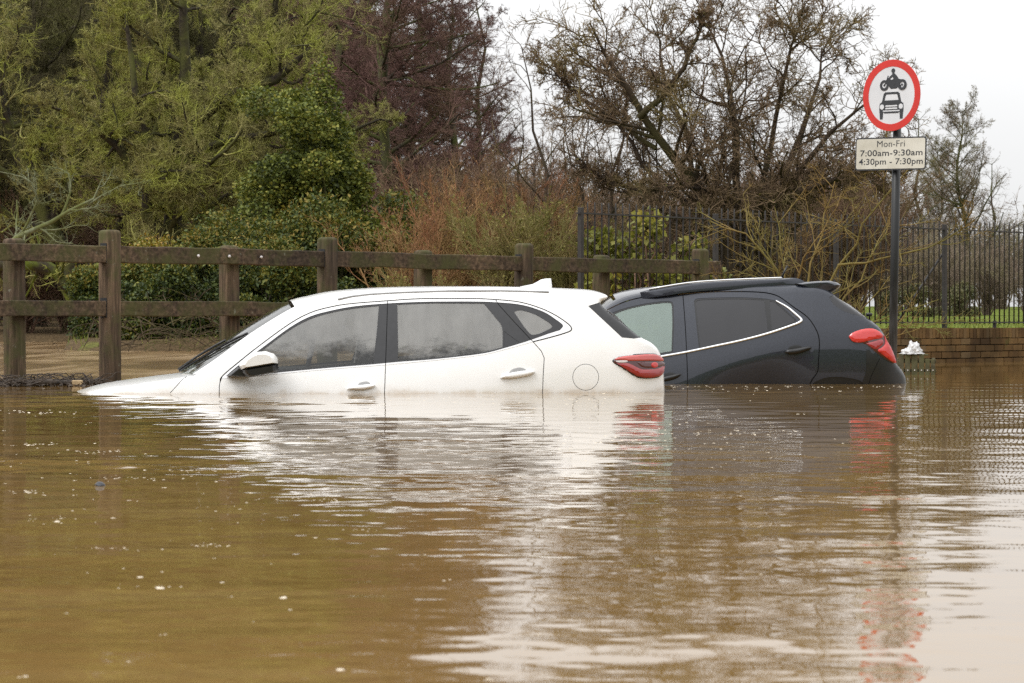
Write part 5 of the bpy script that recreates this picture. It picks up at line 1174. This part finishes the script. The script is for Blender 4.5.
    t,c,_=tree_mesh('leaning',111,T,L); mats(t,c,'moss_bark','olive_twig'); put('leaning_trunk',[('trunk',t),('crown',c)],bx,Y,0,1.0,'bent trunk thick with bright moss, leaning over the water behind the left rails','tree')
    Y=46; k=F/Y; bx=-34
    T=[([z(-34,345),z(-30,290),z(-12,252),z(20,236,-.1),z(62,218,-.2),z(90,205,-.2),z(104,180,-.2)],[.07,.065,.05,.042,.032,.022,.008]),([z(62,218,-.2),z(72,195,-.1),z(68,170,0),z(40,165,.1)],[.02,.018,.012,.005]),([z(20,236),z(40,205,-.2),(z(34,180,-.3)),z(0,172,-.2)],[.022,.018,.013,.005]),([z(90,205,-.2),z(120,188,-.3),z(150,182,-.3)],[.016,.012,.004])]
    L=[lv(12,.2,(30,80),.30,.5,6,.26,(0,0,.02),.008),lv(6,.2,(30,75),.5,.6,5,.26,(0,0,0),.005),lv(4,.2,(30,75),.5,.7,4,.26,(0,0,0),.004)]
    t,c,_=tree_mesh('lichen',113,T,L); mats(t,c,'lichen_bark','lichen_bark'); put('lichen_tree',[('trunk',t),('crown',c)],bx,Y,0,1.0,'small tree with pale grey green lichen on its crooked branches, reaching in from the left','tree')
    rng=np.random.default_rng(121)
    for px,Y,lab in ((150,48.5,'tangle of bare bramble stems over the water left of the white car bonnet'),(235,48,'tangle of bare bramble stems over the water behind the white car bonnet')):
        n=34; st=np.stack([rng.normal(0,.5,n),rng.normal(0,.3,n),rng.uniform(.1,.5,n)],1); d=norm(np.stack([rng.normal(0,1,n),rng.normal(0,.6,n),rng.uniform(.2,1,n)],1))
        p=walk(rng,st,d,rng.uniform(.7,1.6,n),9,.12,np.array([0,0,-.16])); p[:,:,2]=np.maximum(p[:,:,2],.0); r=rng.uniform(.006,.011,(n,1))*np.linspace(1,.4,9)
        p2,r2,_=spawn(rng,p,r,np.full(n,1.0),6,.2,(30,70),.35,.6,5,.2,(0,0,-.05),.0045)
        m=MB(); m.add(*tubes(p,r,5)); m.add(*tubes(p2,r2,4)); o=m.build('bramble',M['bramble_twig'],None,True); o.location=(at_px(px,Y),Y,-.05); tag(o,lab,'bramble')
    # --- grass
    rng=np.random.default_rng(131); n=16000
    s=rng.uniform(.3,26,n)**1.0; tt=rng.uniform(1,16+s*.6,n); xy=RA+RD*tt[:,None]+RN*s[:,None]
    n2=2600; xy2=np.stack([at_px(75,63)+rng.normal(0,.55,n2),63+rng.normal(0,1.2,n2)],1); xy=np.concatenate([xy,xy2]); z0=ground_z(xy[:,0],xy[:,1])
    k=z0>.02; xy,z0=xy[k],z0[k]; N=len(xy)
    h=rng.uniform(.07,.19,N)[:,None]; b=np.stack([xy[:,0],xy[:,1],z0-.02],1); a=rng.uniform(0,2*math.pi,N); sd=np.stack([np.cos(a),np.sin(a),0*a],1)*.008; ln=np.stack([rng.normal(0,.35,N),rng.normal(0,.35,N),np.ones(N)],1)
    V=np.stack([b-sd,b+sd,b+ln*h],1).reshape(-1,3); me=mesh_np('grass',V,np.arange(3*N).reshape(-1,3),True,attr={'tint':np.repeat(rng.random(N),3)}); me.materials.append(M['grass'])
    o=bpy.data.objects.new('grass',me); COL.objects.link(o); tag(o,'rough grass on the bank behind the brick wall and at the water edge','grass',kind='stuff')
# ------------------------------------------------------------------ light, camera
SUN_EL,SUN_AZ=52.0,238.0     # degrees; azimuth clockwise from +Y (the sun stands behind the camera, to its left)
def world():
    w=bpy.data.worlds.new('World'); SC.world=w; w.use_nodes=True; t=w.node_tree; t.nodes.clear()
    sky=t.nodes.new('ShaderNodeTexSky'); sky.sky_type='NISHITA'; sky.sun_disc=False; sky.sun_elevation=rad(SUN_EL); sky.sun_rotation=rad(SUN_AZ); sky.air_density=1.0; sky.dust_density=2.0; sky.ozone_density=1.0; sky.altitude=0
    hs=t.nodes.new('ShaderNodeHueSaturation'); hs.inputs['Saturation'].default_value=.06
    mx=t.nodes.new('ShaderNodeMix'); mx.data_type='RGBA'; mx.inputs[0].default_value=SKYMIX; mx.inputs[7].default_value=(SKYC[0],SKYC[1],SKYC[2],1)
    tc=t.nodes.new('ShaderNodeTexCoord'); sp=t.nodes.new('ShaderNodeSeparateXYZ'); t.links.new(tc.outputs['Generated'],sp.inputs[0])
    mr=t.nodes.new('ShaderNodeMapRange'); mr.inputs['From Min'].default_value=0; mr.inputs['From Max'].default_value=1; mr.inputs['To Min'].default_value=1.0; mr.inputs['To Max'].default_value=2.7; t.links.new(sp.outputs['Z'],mr.inputs['Value'])   # overcast sky: brighter towards the zenith
    nz=t.nodes.new('ShaderNodeTexNoise'); nz.inputs['Scale'].default_value=2.2; nz.inputs['Detail'].default_value=4; mp=t.nodes.new('ShaderNodeMapping'); mp.inputs['Scale'].default_value=(1,1,3.5); t.links.new(tc.outputs['Generated'],mp.inputs[0]); t.links.new(mp.outputs[0],nz.inputs['Vector'])
    mr2=t.nodes.new('ShaderNodeMapRange'); mr2.inputs['From Min'].default_value=.3; mr2.inputs['From Max'].default_value=.7; mr2.inputs['To Min'].default_value=.94; mr2.inputs['To Max'].default_value=1.04; t.links.new(nz.outputs[0],mr2.inputs['Value'])
    mu=t.nodes.new('ShaderNodeMath'); mu.operation='MULTIPLY'; t.links.new(mr.outputs[0],mu.inputs[0]); t.links.new(mr2.outputs[0],mu.inputs[1])
    vm=t.nodes.new('ShaderNodeVectorMath'); vm.operation='SCALE'; t.links.new(mx.outputs[2],vm.inputs[0]); t.links.new(mu.outputs[0],vm.inputs['Scale'])
    bg=t.nodes.new('ShaderNodeBackground'); bg.inputs[1].default_value=.1; out=t.nodes.new('ShaderNodeOutputWorld')
    t.links.new(sky.outputs[0],hs.inputs['Color']); t.links.new(hs.outputs[0],mx.inputs[6]); t.links.new(vm.outputs[0],bg.inputs[0]); t.links.new(bg.outputs[0],out.inputs[0])
    l=bpy.data.lights.new('sun','SUN'); l.energy=SUNE; l.angle=rad(30); l.color=(1,.985,.96); o=bpy.data.objects.new('sun',l); COL.objects.link(o)
    a=rad(SUN_AZ); d=Vector((math.sin(a)*math.cos(rad(SUN_EL)),math.cos(a)*math.cos(rad(SUN_EL)),math.sin(rad(SUN_EL)))); o.rotation_euler=d.to_track_quat('Z','Y').to_euler()
def camera():
    c=bpy.data.cameras.new('camera'); c.sensor_width=36; c.lens=F*36/1024; c.clip_end=4000; c.clip_start=.1
    o=bpy.data.objects.new('camera',c); COL.objects.link(o); o.location=(0,0,CH); o.rotation_euler=(math.pi/2-math.atan((341.5-HY)/F),0,0)
    c.dof.use_dof=True; c.dof.focus_distance=21.2; c.dof.aperture_fstop=14.0; SC.camera=o
SKYMIX=.6; SKYC=(8.6,8.65,8.7); SUNE=1.0
import time
_t=time.time()
def tick(n):
    global _t; print('T',n,round(time.time()-_t,1)); _t=time.time()
make_materials(); world(); camera(); tick('base')
ground(); water(); tick('water')
fence(); wall_and_railing(); sign(); small_things(); tick('built')
white_car(); tick('white'); grey_car(); tick('grey')
planting(); tick('plants')
v=SC.view_settings; v.view_transform='Standard'; v.look='None'; v.gamma=1; v.exposure=0.37; v.use_curve_mapping=False
SC.cycles.max_bounces=8; SC.cycles.transparent_max_bounces=16; SC.cycles.use_denoising=False; SC.cycles.use_adaptive_sampling=False; SC.cycles.sample_clamp_indirect=4.0
